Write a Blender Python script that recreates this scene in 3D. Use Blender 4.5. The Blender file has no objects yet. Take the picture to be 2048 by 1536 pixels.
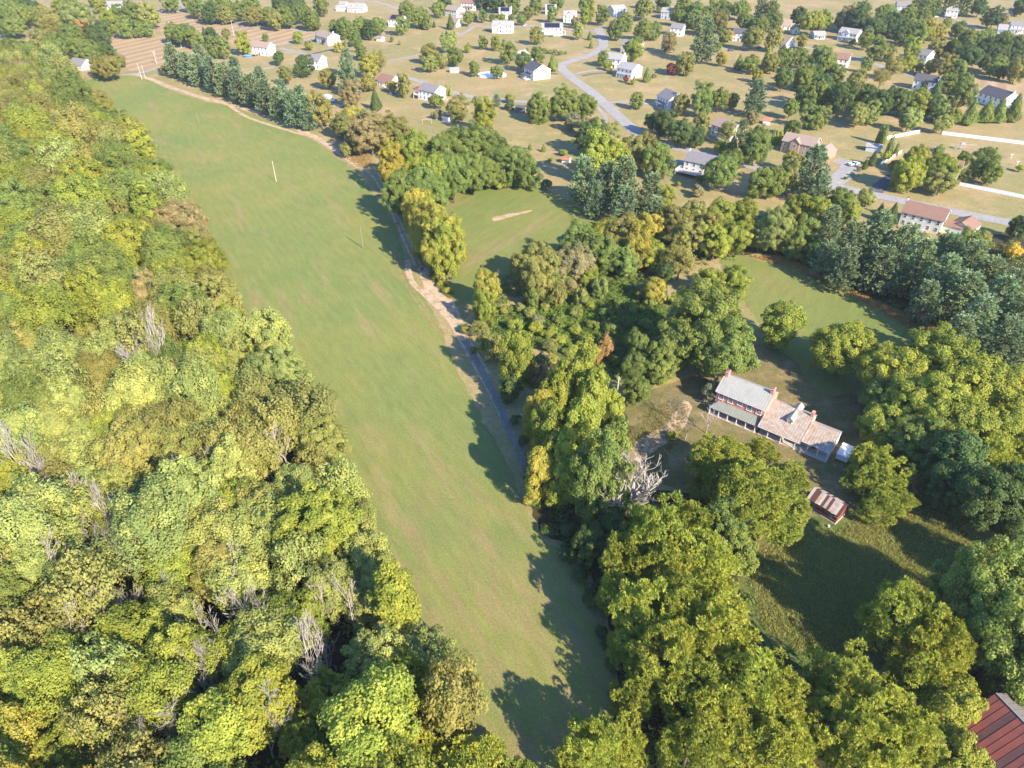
import bpy, math, random
import numpy as np
from mathutils import Vector, Matrix
from mathutils.geometry import tessellate_polygon

# ------------------------------------------------------------------ camera, sky, sun, exposure
scene = bpy.context.scene
col = scene.collection
CAM_H, PITCH, FPX = 115.0, math.radians(37.0), 1420.0      # metres, radians, focal length for a 2048 px wide picture
cam_d = bpy.data.cameras.new('camera'); cam = bpy.data.objects.new('camera', cam_d); col.objects.link(cam)
cam_d.sensor_width = 36.0; cam_d.lens = 36.0 * FPX / 2048.0; cam_d.clip_end = 12000.0; cam_d.clip_start = 0.5
cam.location = (0, 0, CAM_H); cam.rotation_euler = (math.pi / 2 - PITCH, 0, 0)
scene.camera = cam

SUN_AZ = (0.64, -0.768); SUN_EL = math.radians(33.0)
world = bpy.data.worlds.new('World'); scene.world = world; world.use_nodes = True
wn = world.node_tree.nodes; wl = world.node_tree.links
bg = wn['Background']; bg.inputs['Strength'].default_value = 0.15
sky = wn.new('ShaderNodeTexSky'); sky.sky_type = 'NISHITA'; sky.sun_disc = False
sky.ozone_density = 10.0; sky.dust_density = 0.2
sky.sun_elevation = SUN_EL
sky.sun_rotation = math.atan2(SUN_AZ[0], SUN_AZ[1])
wl.new(sky.outputs['Color'], bg.inputs['Color'])
sun_d = bpy.data.lights.new('sun', 'SUN'); sun_d.energy = 4.6; sun_d.angle = math.radians(0.55); sun_d.color = (1.0, 0.885, 0.70)
sun = bpy.data.objects.new('sun', sun_d); col.objects.link(sun)
sdir = Vector((SUN_AZ[0] * math.cos(SUN_EL), SUN_AZ[1] * math.cos(SUN_EL), math.sin(SUN_EL)))
sun.rotation_euler = sdir.to_track_quat('Z', 'Y').to_euler(); sun.location = sdir * 300
scene.view_settings.view_transform = 'Standard'; scene.view_settings.look = 'None'
scene.view_settings.gamma = 1.0; scene.view_settings.use_curve_mapping = False
scene.view_settings.exposure = 1.36
scene.render.engine = 'CYCLES'
scene.cycles.max_bounces = 6; scene.cycles.diffuse_bounces = 3; scene.cycles.transmission_bounces = 3

# ------------------------------------------------------------------ helpers
CP, SP = math.cos(PITCH), math.sin(PITCH)
def at(px, py, z=0.0):
    """point of the place at height z that the photograph shows at pixel (px, py) of 2048 x 1536"""
    x = (px - 1024) / FPX; v = (768 - py) / FPX
    d = Vector((x, CP + v * SP, -SP + v * CP)); t = (CAM_H - z) / -d.z
    return Vector((d.x * t, d.y * t, z))
def depth(p): return p.y * CP + (CAM_H - p.z) * SP
def proj(p):
    d = depth(p); return (1024 + FPX * p.x / d, 768 - FPX * (p.y * SP + (p.z - CAM_H) * CP) / d)

def tag(o, label=None, cat=None, group=None, kind=None):
    if label: o['label'] = label
    if cat: o['category'] = cat
    if group: o['group'] = group
    if kind: o['kind'] = kind
    return o
def link(name, data, parent=None):
    o = bpy.data.objects.new(name, data); col.objects.link(o)
    if parent is not None: o.parent = parent
    return o
def thing(name, loc, rz=0.0, label=None, cat=None, group=None):
    o = link(name, None); o.location = loc; o.rotation_euler = (0, 0, rz); o.empty_display_size = 0.5
    return tag(o, label, cat, group)

class MB:
    def __init__(s): s.v = []; s.f = []; s.mi = []; s.cur = 0
    def add(s, vs, fs):
        b = len(s.v); s.v.extend(tuple(p) for p in vs)
        for f in fs: s.f.append(tuple(b + i for i in f)); s.mi.append(s.cur)
    def box(s, x0, x1, y0, y1, z0, z1):
        s.add([(x0,y0,z0),(x1,y0,z0),(x1,y1,z0),(x0,y1,z0),(x0,y0,z1),(x1,y0,z1),(x1,y1,z1),(x0,y1,z1)],
              [(0,3,2,1),(4,5,6,7),(0,1,5,4),(1,2,6,5),(2,3,7,6),(3,0,4,7)])
    def hexa(s, b, t):
        s.add(list(b) + list(t), [(0,3,2,1),(4,5,6,7),(0,1,5,4),(1,2,6,5),(2,3,7,6),(3,0,4,7)])
    def slab(s, a, b, c, d, th):
        """quad a b c d (anticlockwise from above) as the top, th thick"""
        a, b, c, d = map(Vector, (a, b, c, d)); n = (b - a).cross(d - a).normalized() * th
        s.hexa([a - n, b - n, c - n, d - n], [a, b, c, d])
    def prism(s, pts, x0, x1):
        """polygon of (y, z) extruded along x"""
        n = len(pts); s.add([(x0, y, z) for y, z in pts] + [(x1, y, z) for y, z in pts],
              [tuple(range(n - 1, -1, -1)), tuple(range(n, 2 * n))] + [(i, (i + 1) % n, n + (i + 1) % n, n + i) for i in range(n)])
    def tube(s, pts, rad, k=6, cap=True):
        pts = [Vector(p) for p in pts]; vs = []; fs = []; n = len(pts)
        for i, p in enumerate(pts):
            d = (pts[min(i + 1, n - 1)] - pts[max(i - 1, 0)])
            d = d.normalized() if d.length > 1e-6 else Vector((0, 0, 1))
            u = d.cross(Vector((0.31, 0.77, 0.2))).normalized(); w = d.cross(u)
            for j in range(k):
                a = 2 * math.pi * j / k; vs.append(p + (u * math.cos(a) + w * math.sin(a)) * rad[i])
        for i in range(n - 1):
            for j in range(k): fs.append((i*k + j, i*k + (j+1) % k, (i+1)*k + (j+1) % k, (i+1)*k + j))
        if cap: fs.append(tuple(range((n-1)*k, n*k)))
        s.add(vs, fs)
    def mesh(s, name, *mats):
        me = bpy.data.meshes.new(name); me.from_pydata(s.v, [], s.f)
        for m in mats: me.materials.append(m)
        if len(mats) > 1: me.polygons.foreach_set('material_index', s.mi)
        me.update(); return me
    def build(s, name, parent, *mats): return link(name, s.mesh(name, *mats), parent)

# ------------------------------------------------------------------ materials
def newmat(name):
    m = bpy.data.materials.new(name); m.use_nodes = True; nt = m.node_tree
    return m, nt, nt.nodes['Principled BSDF'], nt.nodes['Material Output']
def N(nt, t, **kw):
    n = nt.nodes.new(t)
    for k, v in kw.items():
        if k in n.inputs.keys(): n.inputs[k].default_value = v
        else: setattr(n, k, v)
    return n
def mixc(nt, fac, a, b, mode='MIX'):
    m = nt.nodes.new('ShaderNodeMix'); m.data_type = 'RGBA'; m.blend_type = mode
    for sock, val in ((m.inputs[0], fac), (m.inputs[6], a), (m.inputs[7], b)):
        if isinstance(val, (int, float)): sock.default_value = val
        elif isinstance(val, (tuple, list)): sock.default_value = (*val[:3], 1)
        else: nt.links.new(val, sock)
    return m.outputs[2]
def rng01(nt, sock, lo, hi, a=0.0, b=1.0):
    m = nt.nodes.new('ShaderNodeMapRange'); nt.links.new(sock, m.inputs[0])
    m.inputs[1].default_value = lo; m.inputs[2].default_value = hi; m.inputs[3].default_value = a; m.inputs[4].default_value = b
    return m.outputs[0]
def noise(nt, vec, scale, detail=4.0, rough=0.55, dist=0.0):
    n = nt.nodes.new('ShaderNodeTexNoise'); n.inputs['Scale'].default_value = scale; n.inputs['Detail'].default_value = detail
    n.inputs['Roughness'].default_value = rough; n.inputs['Distortion'].default_value = dist
    if vec is not None: nt.links.new(vec, n.inputs['Vector'])
    return n.outputs[0]
def worldpos(nt, rot=0.0, sc=(1, 1, 1)):
    g = nt.nodes.new('ShaderNodeNewGeometry'); m = nt.nodes.new('ShaderNodeMapping')
    m.vector_type = 'TEXTURE'; m.inputs['Rotation'].default_value = (0, 0, -rot); m.inputs['Scale'].default_value = sc
    nt.links.new(g.outputs['Position'], m.inputs['Vector']); return m.outputs[0]
def ground_mat(name, base, patch, bare, big=0.02, mid=0.12, bare_amt=0.2, rot=0.0, stretch=1.0, fine=1.6, bump=0.4, wave=None):
    m, nt, p, out = newmat(name); k = 0.80
    base, patch, bare = (tuple(x * k for x in q) for q in (base, patch, bare))
    w = worldpos(nt); s = worldpos(nt, rot, (1, stretch, 1))
    c = mixc(nt, rng01(nt, noise(nt, w, big, 5, 0.6), 0.35, 0.65), base, patch)
    f2 = rng01(nt, noise(nt, s, mid, 6, 0.62, 0.3), 0.62 - bare_amt * 0.6, 0.80 - bare_amt * 0.4)
    if name == 'mown_hay_grass':      # drier turf at the near end of the field
        sx = nt.nodes.new('ShaderNodeSeparateXYZ'); g_ = nt.nodes.new('ShaderNodeNewGeometry'); nt.links.new(g_.outputs['Position'], sx.inputs[0])
        dry = nt.nodes.new('ShaderNodeMath'); dry.operation = 'MULTIPLY'; nt.links.new(rng01(nt, sx.outputs['Y'], 150, 75, 0.0, 0.75), dry.inputs[0])
        nt.links.new(rng01(nt, noise(nt, s, 0.32, 6, 0.7, 0.4), 0.42, 0.64), dry.inputs[1])
        c = mixc(nt, dry.outputs[0], c, (0.36 * k, 0.25 * k, 0.13 * k))
    c = mixc(nt, f2, c, bare)
    if wave:
        wt = nt.nodes.new('ShaderNodeTexWave'); wt.inputs['Scale'].default_value = wave[0]; wt.inputs['Distortion'].default_value = wave[1]
        wt.inputs['Detail'].default_value = 2; wt.inputs['Detail Scale'].default_value = wave[3]
        nt.links.new(s, wt.inputs['Vector'])
        c = mixc(nt, rng01(nt, wt.outputs[0], 0.2, 0.8, 0.0, wave[2]), c, wave[4])
    c = mixc(nt, 1.0, c, N_grey(nt, rng01(nt, noise(nt, s, fine * 0.25, 8, 0.72), 0.3, 0.7, 0.86, 1.15)), 'MULTIPLY')
    fn = noise(nt, w, fine, 5, 0.75)
    c = mixc(nt, 1.0, c, N_grey(nt, rng01(nt, fn, 0.25, 0.75, 0.68, 1.30)), 'MULTIPLY')
    nt.links.new(c, p.inputs['Base Color']); p.inputs['Roughness'].default_value = 0.95
    p.inputs['Specular IOR Level'].default_value = 0.1
    b = nt.nodes.new('ShaderNodeBump'); b.inputs['Strength'].default_value = bump; b.inputs['Distance'].default_value = 0.25
    nt.links.new(noise(nt, w, fine * 1.7, 4, 0.7), b.inputs['Height']); nt.links.new(b.outputs[0], p.inputs['Normal'])
    return m
def N_grey(nt, sock):
    c = nt.nodes.new('ShaderNodeCombineColor')
    for i in range(3): nt.links.new(sock, c.inputs[i])
    return c.outputs[0]
def simple_mat(name, c, rough=0.7, var=0.2, scale=1.0, metal=0.0, c2=None, spec=0.3, objspace=True, bump=0.0):
    m, nt, p, out = newmat(name)
    tc = nt.nodes.new('ShaderNodeTexCoord'); nz = noise(nt, tc.outputs['Object'], scale, 5, 0.65)
    cc = mixc(nt, rng01(nt, nz, 0.3, 0.7), c, c2 if c2 else tuple(x * (1 - var) for x in c))
    nt.links.new(cc, p.inputs['Base Color']); p.inputs['Roughness'].default_value = rough; p.inputs['Metallic'].default_value = metal
    p.inputs['Specular IOR Level'].default_value = spec
    if bump:
        b = nt.nodes.new('ShaderNodeBump'); b.inputs['Strength'].default_value = bump; b.inputs['Distance'].default_value = 0.03
        nt.links.new(nz, b.inputs['Height']); nt.links.new(b.outputs[0], p.inputs['Normal'])
    return m
def leaf_mat(name, trans=0.32, hue=0.05):
    m, nt, p, out = newmat(name)
    oi = nt.nodes.new('ShaderNodeObjectInfo'); a = nt.nodes.new('ShaderNodeAttribute'); a.attribute_name = 'var'
    hs = nt.nodes.new('ShaderNodeHueSaturation'); nt.links.new(oi.outputs['Color'], hs.inputs['Color'])
    nt.links.new(rng01(nt, a.outputs['Fac'], 0, 1, 0.5 - hue, 0.5 + hue * 0.7), hs.inputs['Hue'])
    nt.links.new(rng01(nt, a.outputs['Fac'], 0, 1, 1.28, 0.74), hs.inputs['Value'])
    nt.links.new(hs.outputs[0], p.inputs['Base Color'])
    p.inputs['Roughness'].default_value = 0.6; p.inputs['Specular IOR Level'].default_value = 0.08
    t = nt.nodes.new('ShaderNodeBsdfTranslucent'); nt.links.new(mixc(nt, 1.0, hs.outputs[0], (1.25, 1.3, 0.55), 'MULTIPLY'), t.inputs['Color'])
    mx = nt.nodes.new('ShaderNodeMixShader'); mx.inputs[0].default_value = trans
    nt.links.new(p.outputs[0], mx.inputs[1]); nt.links.new(t.outputs[0], mx.inputs[2]); nt.links.new(mx.outputs[0], out.inputs['Surface'])
    return m

FIELD_ROT = -math.atan2((at(950, 1250) - at(330, 260)).y, (at(950, 1250) - at(330, 260)).x) + math.pi / 2
M = {}
M['ground'] = ground_mat('dry_lawn', (0.40, 0.30, 0.140), (0.285, 0.262, 0.098), (0.50, 0.345, 0.19), 0.018, 0.05, 0.22, fine=1.2)
M['hay'] = ground_mat('mown_hay_grass', (0.205, 0.258, 0.074), (0.285, 0.280, 0.078), (0.35, 0.275, 0.125), 0.022, 0.16, 0.15, FIELD_ROT, 5.0, 2.2, 0.7, wave=(0.11, 3.0, 0.07, 0.6, (0.26, 0.255, 0.085)))
M['hay2'] = ground_mat('meadow_grass', (0.195, 0.235, 0.062), (0.25, 0.25, 0.072), (0.33, 0.25, 0.12), 0.03, 0.09, 0.15, 0.6, 4.0, 1.8, 0.5)
M['green'] = ground_mat('rank_green_growth', (0.10, 0.15, 0.035), (0.17, 0.18, 0.05), (0.24, 0.20, 0.08), 0.05, 0.2, 0.2, fine=1.2, bump=0.9)
M['yard'] = ground_mat('yard_grass', (0.16, 0.15, 0.05), (0.24, 0.19, 0.08), (0.34, 0.25, 0.13), 0.05, 0.15, 0.25, fine=1.6)
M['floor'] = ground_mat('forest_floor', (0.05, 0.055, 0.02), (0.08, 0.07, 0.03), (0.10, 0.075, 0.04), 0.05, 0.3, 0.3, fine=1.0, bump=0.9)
M['stubble'] = ground_mat('harvested_stubble', (0.42, 0.28, 0.155), (0.37, 0.255, 0.13), (0.46, 0.33, 0.2), 0.02, 0.1, 0.2, 0.5, 5.0, 1.0, 0.3, wave=(0.03, 9.0, 0.38, 0.12, (0.50, 0.37, 0.23)))
M['dirt'] = ground_mat('dirt_track', (0.66, 0.46, 0.31), (0.56, 0.40, 0.26), (0.27, 0.23, 0.10), 0.12, 0.35, 0.25, fine=2.2, bump=0.5)
M['weed'] = ground_mat('dry_weeds', (0.36, 0.26, 0.12), (0.26, 0.21, 0.08), (0.44, 0.30, 0.18), 0.12, 0.3, 0.3, fine=1.5, bump=0.8)
M['gravel'] = ground_mat('grey_gravel', (0.30, 0.255, 0.21), (0.25, 0.215, 0.18), (0.36, 0.29, 0.22), 0.1, 0.5, 0.25, fine=3.0, bump=0.5)
M['road'] = ground_mat('worn_asphalt', (0.40, 0.37, 0.34), (0.35, 0.33, 0.315), (0.45, 0.41, 0.37), 0.05, 0.2, 0.2, fine=1.5, bump=0.1)
M['asphalt'] = ground_mat('dark_asphalt', (0.13, 0.125, 0.135), (0.10, 0.10, 0.11), (0.17, 0.16, 0.16), 0.05, 0.2, 0.2, fine=1.5, bump=0.1)
M['leaf'] = leaf_mat('broadleaf_foliage', 0.34, 0.018); M['needle'] = leaf_mat('needle_foliage', 0.3, 0.015)
M['bark'] = simple_mat('bark', (0.16, 0.125, 0.095), 0.9, 0.5, 3.0)
M['deadwood'] = simple_mat('bleached_dead_wood', (0.44, 0.385, 0.335), 0.85, 0.35, 1.5)
M['white'] = simple_mat('white_siding', (0.80, 0.79, 0.77), 0.6, 0.06, 0.6)
M['cream'] = simple_mat('cream_siding', (0.74, 0.70, 0.60), 0.6, 0.08, 0.6)
M['beige'] = simple_mat('beige_siding', (0.52, 0.45, 0.37), 0.6, 0.08, 0.6)
M['bluegrey'] = simple_mat('blue_grey_siding_and_shade', (0.42, 0.48, 0.56), 0.6, 0.08, 0.6)  # on some houses this colour carries the blue cast of shaded walls
M['brickfar'] = simple_mat('tan_brick', (0.40, 0.28, 0.21), 0.85, 0.25, 2.5)
M['trim'] = simple_mat('white_trim', (0.82, 0.81, 0.79), 0.5, 0.05)
M['glass'] = simple_mat('window_glass', (0.035, 0.04, 0.05), 0.12, 0.3, 0.5, spec=0.6)
M['door'] = simple_mat('painted_door', (0.12, 0.06, 0.05), 0.5, 0.15)
M['r_grey'] = simple_mat('grey_shingles', (0.23, 0.215, 0.22), 0.9, 0.22, 1.2)
M['r_light'] = simple_mat('light_grey_shingles', (0.34, 0.325, 0.31), 0.9, 0.2, 1.2)
M['r_dark'] = simple_mat('charcoal_shingles', (0.10, 0.095, 0.105), 0.9, 0.2, 1.2)
M['r_brown'] = simple_mat('brown_shingles', (0.27, 0.155, 0.115), 0.9, 0.2, 1.2)
M['r_tan'] = simple_mat('tan_shingles', (0.34, 0.25, 0.20), 0.9, 0.2, 1.2)
M['solar'] = simple_mat('solar_cells', (0.018, 0.02, 0.045), 0.15, 0.3, 0.8, spec=0.6)
M['brickpink'] = simple_mat('faded_red_brick', (0.66, 0.22, 0.16), 0.9, 0.3, 3.5, c2=(0.70, 0.33, 0.25))
M['tin'] = simple_mat('weathered_tin', (0.44, 0.42, 0.375), 0.6, 0.2, 0.9, metal=0.1, c2=(0.34, 0.33, 0.285))
M['tin_green'] = simple_mat('green_grey_tin', (0.30, 0.315, 0.265), 0.6, 0.2, 0.8, metal=0.1)
M['tin_rust'] = simple_mat('rusty_tin', (0.44, 0.43, 0.385), 0.75, 0.2, 1.1, metal=0.1, c2=(0.36, 0.21, 0.125))
M['barn_red'] = simple_mat('red_roof_paint', (0.26, 0.075, 0.05), 0.6, 0.3, 0.7, metal=0.1, c2=(0.17, 0.06, 0.05))
M['barn_red2'] = simple_mat('oxidised_red_roof_paint', (0.12, 0.06, 0.055), 0.7, 0.3, 0.9, metal=0.1)
M['barn_wood'] = simple_mat('red_boards', (0.27, 0.075, 0.05), 0.85, 0.35, 2.0)
M['barn_grey'] = simple_mat('grey_boards', (0.20, 0.175, 0.155), 0.9, 0.3, 2.0)
M['deck'] = simple_mat('deck_boards', (0.50, 0.42, 0.36), 0.8, 0.2, 2.0)
M['rubber'] = simple_mat('tyre_rubber', (0.025, 0.025, 0.025), 0.8, 0.2)
M['paint_white'] = simple_mat('white_car_paint', (0.78, 0.78, 0.78), 0.3, 0.03, spec=0.5)
M['paint_red'] = simple_mat('red_car_paint', (0.42, 0.03, 0.03), 0.3, 0.05, spec=0.5)
M['paint_blue'] = simple_mat('blue_car_paint', (0.05, 0.09, 0.22), 0.3, 0.05, spec=0.5)
M['paint_dark'] = simple_mat('dark_car_paint', (0.05, 0.05, 0.06), 0.3, 0.05, spec=0.5)
M['pole'] = simple_mat('weathered_pole', (0.30, 0.24, 0.19), 0.9, 0.3, 1.5)
M['pole_pale'] = simple_mat('sun_bleached_pole', (0.62, 0.57, 0.50), 0.9, 0.15, 1.5)
M['wire'] = simple_mat('wire', (0.25, 0.25, 0.25), 0.5, 0.1)
M['steel'] = simple_mat('galvanised_steel', (0.45, 0.46, 0.48), 0.4, 0.2, metal=0.6)
M['pool'] = simple_mat('pool_water', (0.30, 0.55, 0.62), 0.08, 0.2, 0.5, spec=0.6)
M['blue'] = simple_mat('blue_tarp', (0.08, 0.20, 0.36), 0.6, 0.2)
M['plastic_red'] = simple_mat('red_plastic', (0.45, 0.06, 0.04), 0.5, 0.1)
M['terracotta'] = simple_mat('red_shed_roof', (0.42, 0.16, 0.10), 0.8, 0.2)

# ------------------------------------------------------------------ ground sheets
R = random.Random(11)
def smooth_loop(pts, closed=True, step=2.5):
    out = []; n = len(pts)
    for i in range(n if closed else n - 1):
        p0, p1, p2, p3 = (pts[(i - 1) % n], pts[i], pts[(i + 1) % n], pts[(i + 2) % n]) if closed else \
                         (pts[max(i - 1, 0)], pts[i], pts[i + 1], pts[min(i + 2, n - 1)])
        k = max(2, int((p2 - p1).length / step))
        for j in range(k):
            t = j / k
            out.append(0.5 * ((2 * p1) + (p2 - p0) * t + (2 * p0 - 5 * p1 + 4 * p2 - p3) * t * t + (3 * p1 - p0 - 3 * p2 + p3) * t ** 3))
    if not closed: out.append(pts[-1])
    return out
def sheet(name, pix, z, mat, jit=0.35, kind='structure', world_pts=None, smooth=True):
    pts = world_pts if world_pts else [at(*p) for p in pix]
    pts = [Vector((p.x, p.y, 0)) for p in pts]
    if smooth: pts = smooth_loop(pts)
    pts = [Vector((p.x + R.uniform(-jit, jit), p.y + R.uniform(-jit, jit), z)) for p in pts]
    tris = tessellate_polygon([pts])
    me = bpy.data.meshes.new(name)
    fs = []
    for t in tris:
        a, b, c = (pts[i] for i in t)
        fs.append(tuple(t) if (b - a).cross(c - a).z > 0 else tuple(reversed(t)))
    me.from_pydata([tuple(p) for p in pts], [], fs); me.materials.append(mat); me.update()
    return tag(link(name, me), kind=kind)
def ribbon(name, pix, width, z, mat, jit=0.12, kind='structure'):
    pts = smooth_loop([Vector((at(*p).x, at(*p).y, 0)) for p in pix], closed=False, step=2.0)
    vs = []; fs = []; n = len(pts)
    for i, p in enumerate(pts):
        d = (pts[min(i + 1, n - 1)] - pts[max(i - 1, 0)]).normalized(); nrm = Vector((-d.y, d.x, 0))
        w = width * 0.5
        vs.append(p + nrm * (w + R.uniform(-jit, jit)) + Vector((0, 0, z))); vs.append(p - nrm * (w + R.uniform(-jit, jit)) + Vector((0, 0, z)))
        if i: fs.append((2 * i - 2, 2 * i - 1, 2 * i + 1, 2 * i))
    me = bpy.data.meshes.new(name); me.from_pydata([tuple(v) for v in vs], [], fs); me.materials.append(mat); me.update()
    return tag(link(name, me), kind=kind)

g = MB(); g.add([(-4500, -1200, 0), (4500, -1200, 0), (4500, 8000, 0), (-4500, 8000, 0)], [(0, 1, 2, 3)])
tag(g.build('ground', None, M['ground']), kind='structure')

FIELD = [(150,168),(262,150),(292,156),(330,176),(400,200),(470,216),(560,250),(640,290),(700,335),(745,385),(790,450),(812,520),(835,575),(875,640),(905,720),
         (950,810),(1000,900),(1040,985),(1080,1075),(1130,1100),(1180,1180),(1215,1300),(1225,1400),(1190,1500),(1150,1620),(1040,1640),(960,1500),(890,1385),(835,1290),(790,1180),(735,1075),
         (675,950),(640,865),(585,755),(540,700),(505,655),(480,610),(440,560),(412,500),(375,440),(352,375),(300,300),(235,245),(185,205)]
sheet('hay_field', FIELD, 0.03, M['hay'], 0.5)
sheet('upper_meadow', [(868,396),(930,378),(1000,370),(1065,371),(1130,398),(1200,448),(1160,490),(1100,510),(1035,530),(1000,590),(950,610),(925,640),(880,580),(900,560),(925,500),(905,440)], 0.03, M['hay2'], 0.4)
sheet('right_meadow', [(1440,520),(1520,514),(1590,530),(1680,572),(1800,632),(1920,690),(2060,765),(2200,860),(2100,1000),(1900,850),(1760,780),(1650,790),(1590,720),(1560,700),(1500,620)], 0.03, M['hay2'], 0.4)
sheet('weed_strip', [(1500,514),(1560,516),(1640,548),(1740,600),(1860,655),(1960,705),(2060,758),(2050,772),(1940,712),(1800,645),(1680,580),(1590,538),(1520,522)], 0.04, M['weed'], 0.5)
sheet('farm_yard', [(1240,800),(1330,770),(1420,740),(1480,700),(1560,690),(1680,760),(1800,880),(1830,1000),(1900,1080),(2060,1110),(2100,1300),(1800,1340),(1600,1340),(1500,1250),(1480,1100),(1420,1000),(1300,960),(1230,900)], 0.02, M['yard'], 0.5)
sheet('overgrown_clearing', [(1080,590),(1150,560),(1300,540),(1340,600),(1320,700),(1300,770),(1180,750),(1090,700),(1000,690),(960,640)], 0.02, M['green'], 0.6)
sheet('rough_meadow', [(1480,1120),(1560,1060),(1700,1020),(1840,1000),(1960,1080),(2060,1120),(2060,1210),(1900,1230),(1760,1330),(1600,1340),(1510,1260)], 0.035, M['green'], 0.6)
sheet('dirt_drive', [(1255,915),(1275,885),(1310,862),(1345,835),(1365,800),(1385,815),(1372,850),(1350,872),(1312,900),(1275,925)], 0.045, M['dirt'], 0.35)
WOOD = [(150,168),(185,205),(235,245),(300,300),(352,375),(375,440),(412,500),(440,560),(480,610),(505,655),(540,700),(585,755),(640,865),(675,950),(735,1075),(790,1180),(835,1290),(890,1385),(960,1500),(1060,1680)]
wp = [at(*p) for p in WOOD]
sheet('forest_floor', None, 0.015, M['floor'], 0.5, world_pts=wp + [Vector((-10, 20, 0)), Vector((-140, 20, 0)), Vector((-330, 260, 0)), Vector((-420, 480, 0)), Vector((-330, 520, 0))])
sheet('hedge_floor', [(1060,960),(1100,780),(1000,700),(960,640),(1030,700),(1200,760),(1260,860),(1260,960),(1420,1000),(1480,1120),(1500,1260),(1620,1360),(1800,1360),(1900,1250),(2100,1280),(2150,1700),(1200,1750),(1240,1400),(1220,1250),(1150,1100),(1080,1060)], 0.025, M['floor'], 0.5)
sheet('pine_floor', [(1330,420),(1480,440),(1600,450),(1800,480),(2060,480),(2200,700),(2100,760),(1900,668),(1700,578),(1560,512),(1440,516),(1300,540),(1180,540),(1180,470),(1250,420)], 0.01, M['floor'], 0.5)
sheet('bare_weed_bank', [(392,562),(410,545),(440,560),(470,590),(500,650),(520,690),(545,712),(530,725),(500,700),(480,650),(440,600),(400,580)], 0.045, M['weed'], 0.5)
sheet('weed_patch', [(676,292),(700,290),(730,310),(742,330),(735,340),(705,330),(685,312)], 0.05, M['weed'], 0.4)
for nm, px in (('stubble_field', [(205,72),(250,66),(330,72),(385,92),(400,110),(330,140),(320,135),(262,142),(240,118),(222,92)]),
               ('stubble_field', [(300,40),(320,18),(380,20),(420,34),(455,50),(560,55),(640,66),(655,76),(590,84),(540,92),(480,82),(420,70),(350,66),(310,60)]),
               ('stubble_field', [(1935,160),(1970,158),(2050,178),(2120,190),(2080,210),(2000,190)])):
    sheet(nm, px, 0.03, M['stubble'], 0.4)
# farm lane (two wheel tracks), its loop, the shaded gravel end
ribbon('farm_lane', [(262,147),(300,158),(345,176),(410,197),(470,212),(530,232),(590,256),(640,280),(680,306),(720,335)], 3.6, 0.06, M['dirt'])
ribbon('farm_lane', [(455,208),(490,232),(540,250),(590,265),(625,275)], 2.2, 0.07, M['dirt'])
ribbon('farm_lane', [(720,335),(745,352),(770,395),(790,440),(812,490),(830,530)], 1.0, 0.06, M['dirt'])
ribbon('farm_lane', [(690,290),(735,320),(760,355),(785,410),(805,455),(828,500),(845,540)], 0.9, 0.065, M['dirt'])
ribbon('farm_lane', [(815,520),(822,560),(850,590),(890,630),(925,675),(955,735),(985,790),(1015,850)], 1.9, 0.075, M['dirt'])
ribbon('farm_lane', [(842,536),(870,570),(885,605),(912,650),(940,700),(970,750)], 3.4, 0.065, M['dirt'])
for off in (0, 9): ribbon('wheel_track', [(778 + off, 470), (792 + off, 520), (812 + off, 570), (845 + off, 620), (880 + off, 668)], 0.5, 0.05, M['weed'], 0.2)
ribbon('gravel_lane', [(930,680),(960,735),(990,790),(1015,850),(1040,905),(1060,950),(1085,1010)], 2.1, 0.085, M['gravel'], 0.3)
sheet('dirt_patch', [(840,540),(880,560),(900,590),(925,640),(930,670),(905,650),(875,610),(850,580)], 0.055, M['dirt'], 0.4)
for px in ([(985,435),(1020,428),(1060,420),(1058,424),(1020,434),(990,442)],): sheet('bare_patch', px, 0.055, M['dirt'], 0.5)
# roads and drives
ROADS = [('road', [(1196,56),(1207,88),(1192,105),(1150,120),(1122,132),(1140,152),(1185,186),(1225,222),(1262,255),(1300,280),(1350,296),(1420,310),(1490,330),(1560,346),(1640,366),(1740,388),(1850,412),(1960,434),(2060,452)], 7.0),
         ('road', [(790,150),(830,160),(880,177),(940,193),(1000,200),(1060,204),(1130,204),(1192,196)], 5.0),
         ('road', [(400,30),(440,45),(490,53),(560,58),(610,62),(640,72),(600,82),(555,90),(520,92)], 4.5),
         ('road', [(245,150),(275,147),(310,138)], 4.0), ('road', [(190,40),(202,60),(212,72)], 4.0),
         ('road', [(360,4),(372,18),(388,26)], 4.0), ('road', [(700,0),(760,6),(800,20)], 4.5),
         ('road', [(1590,92),(1660,104),(1720,120),(1790,140),(1850,158),(1920,166),(1970,182),(2060,200)], 5.5),
         ('road', [(1270,8),(1330,4),(1400,10)], 5.0), ('road', [(930,52),(985,54),(1040,54),(1080,52),(1150,60),(1190,62)], 4.0)]
for nm, px, w in ROADS: ribbon(nm, px, w, 0.09 if w > 6 else 0.075, M['road'])
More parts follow.
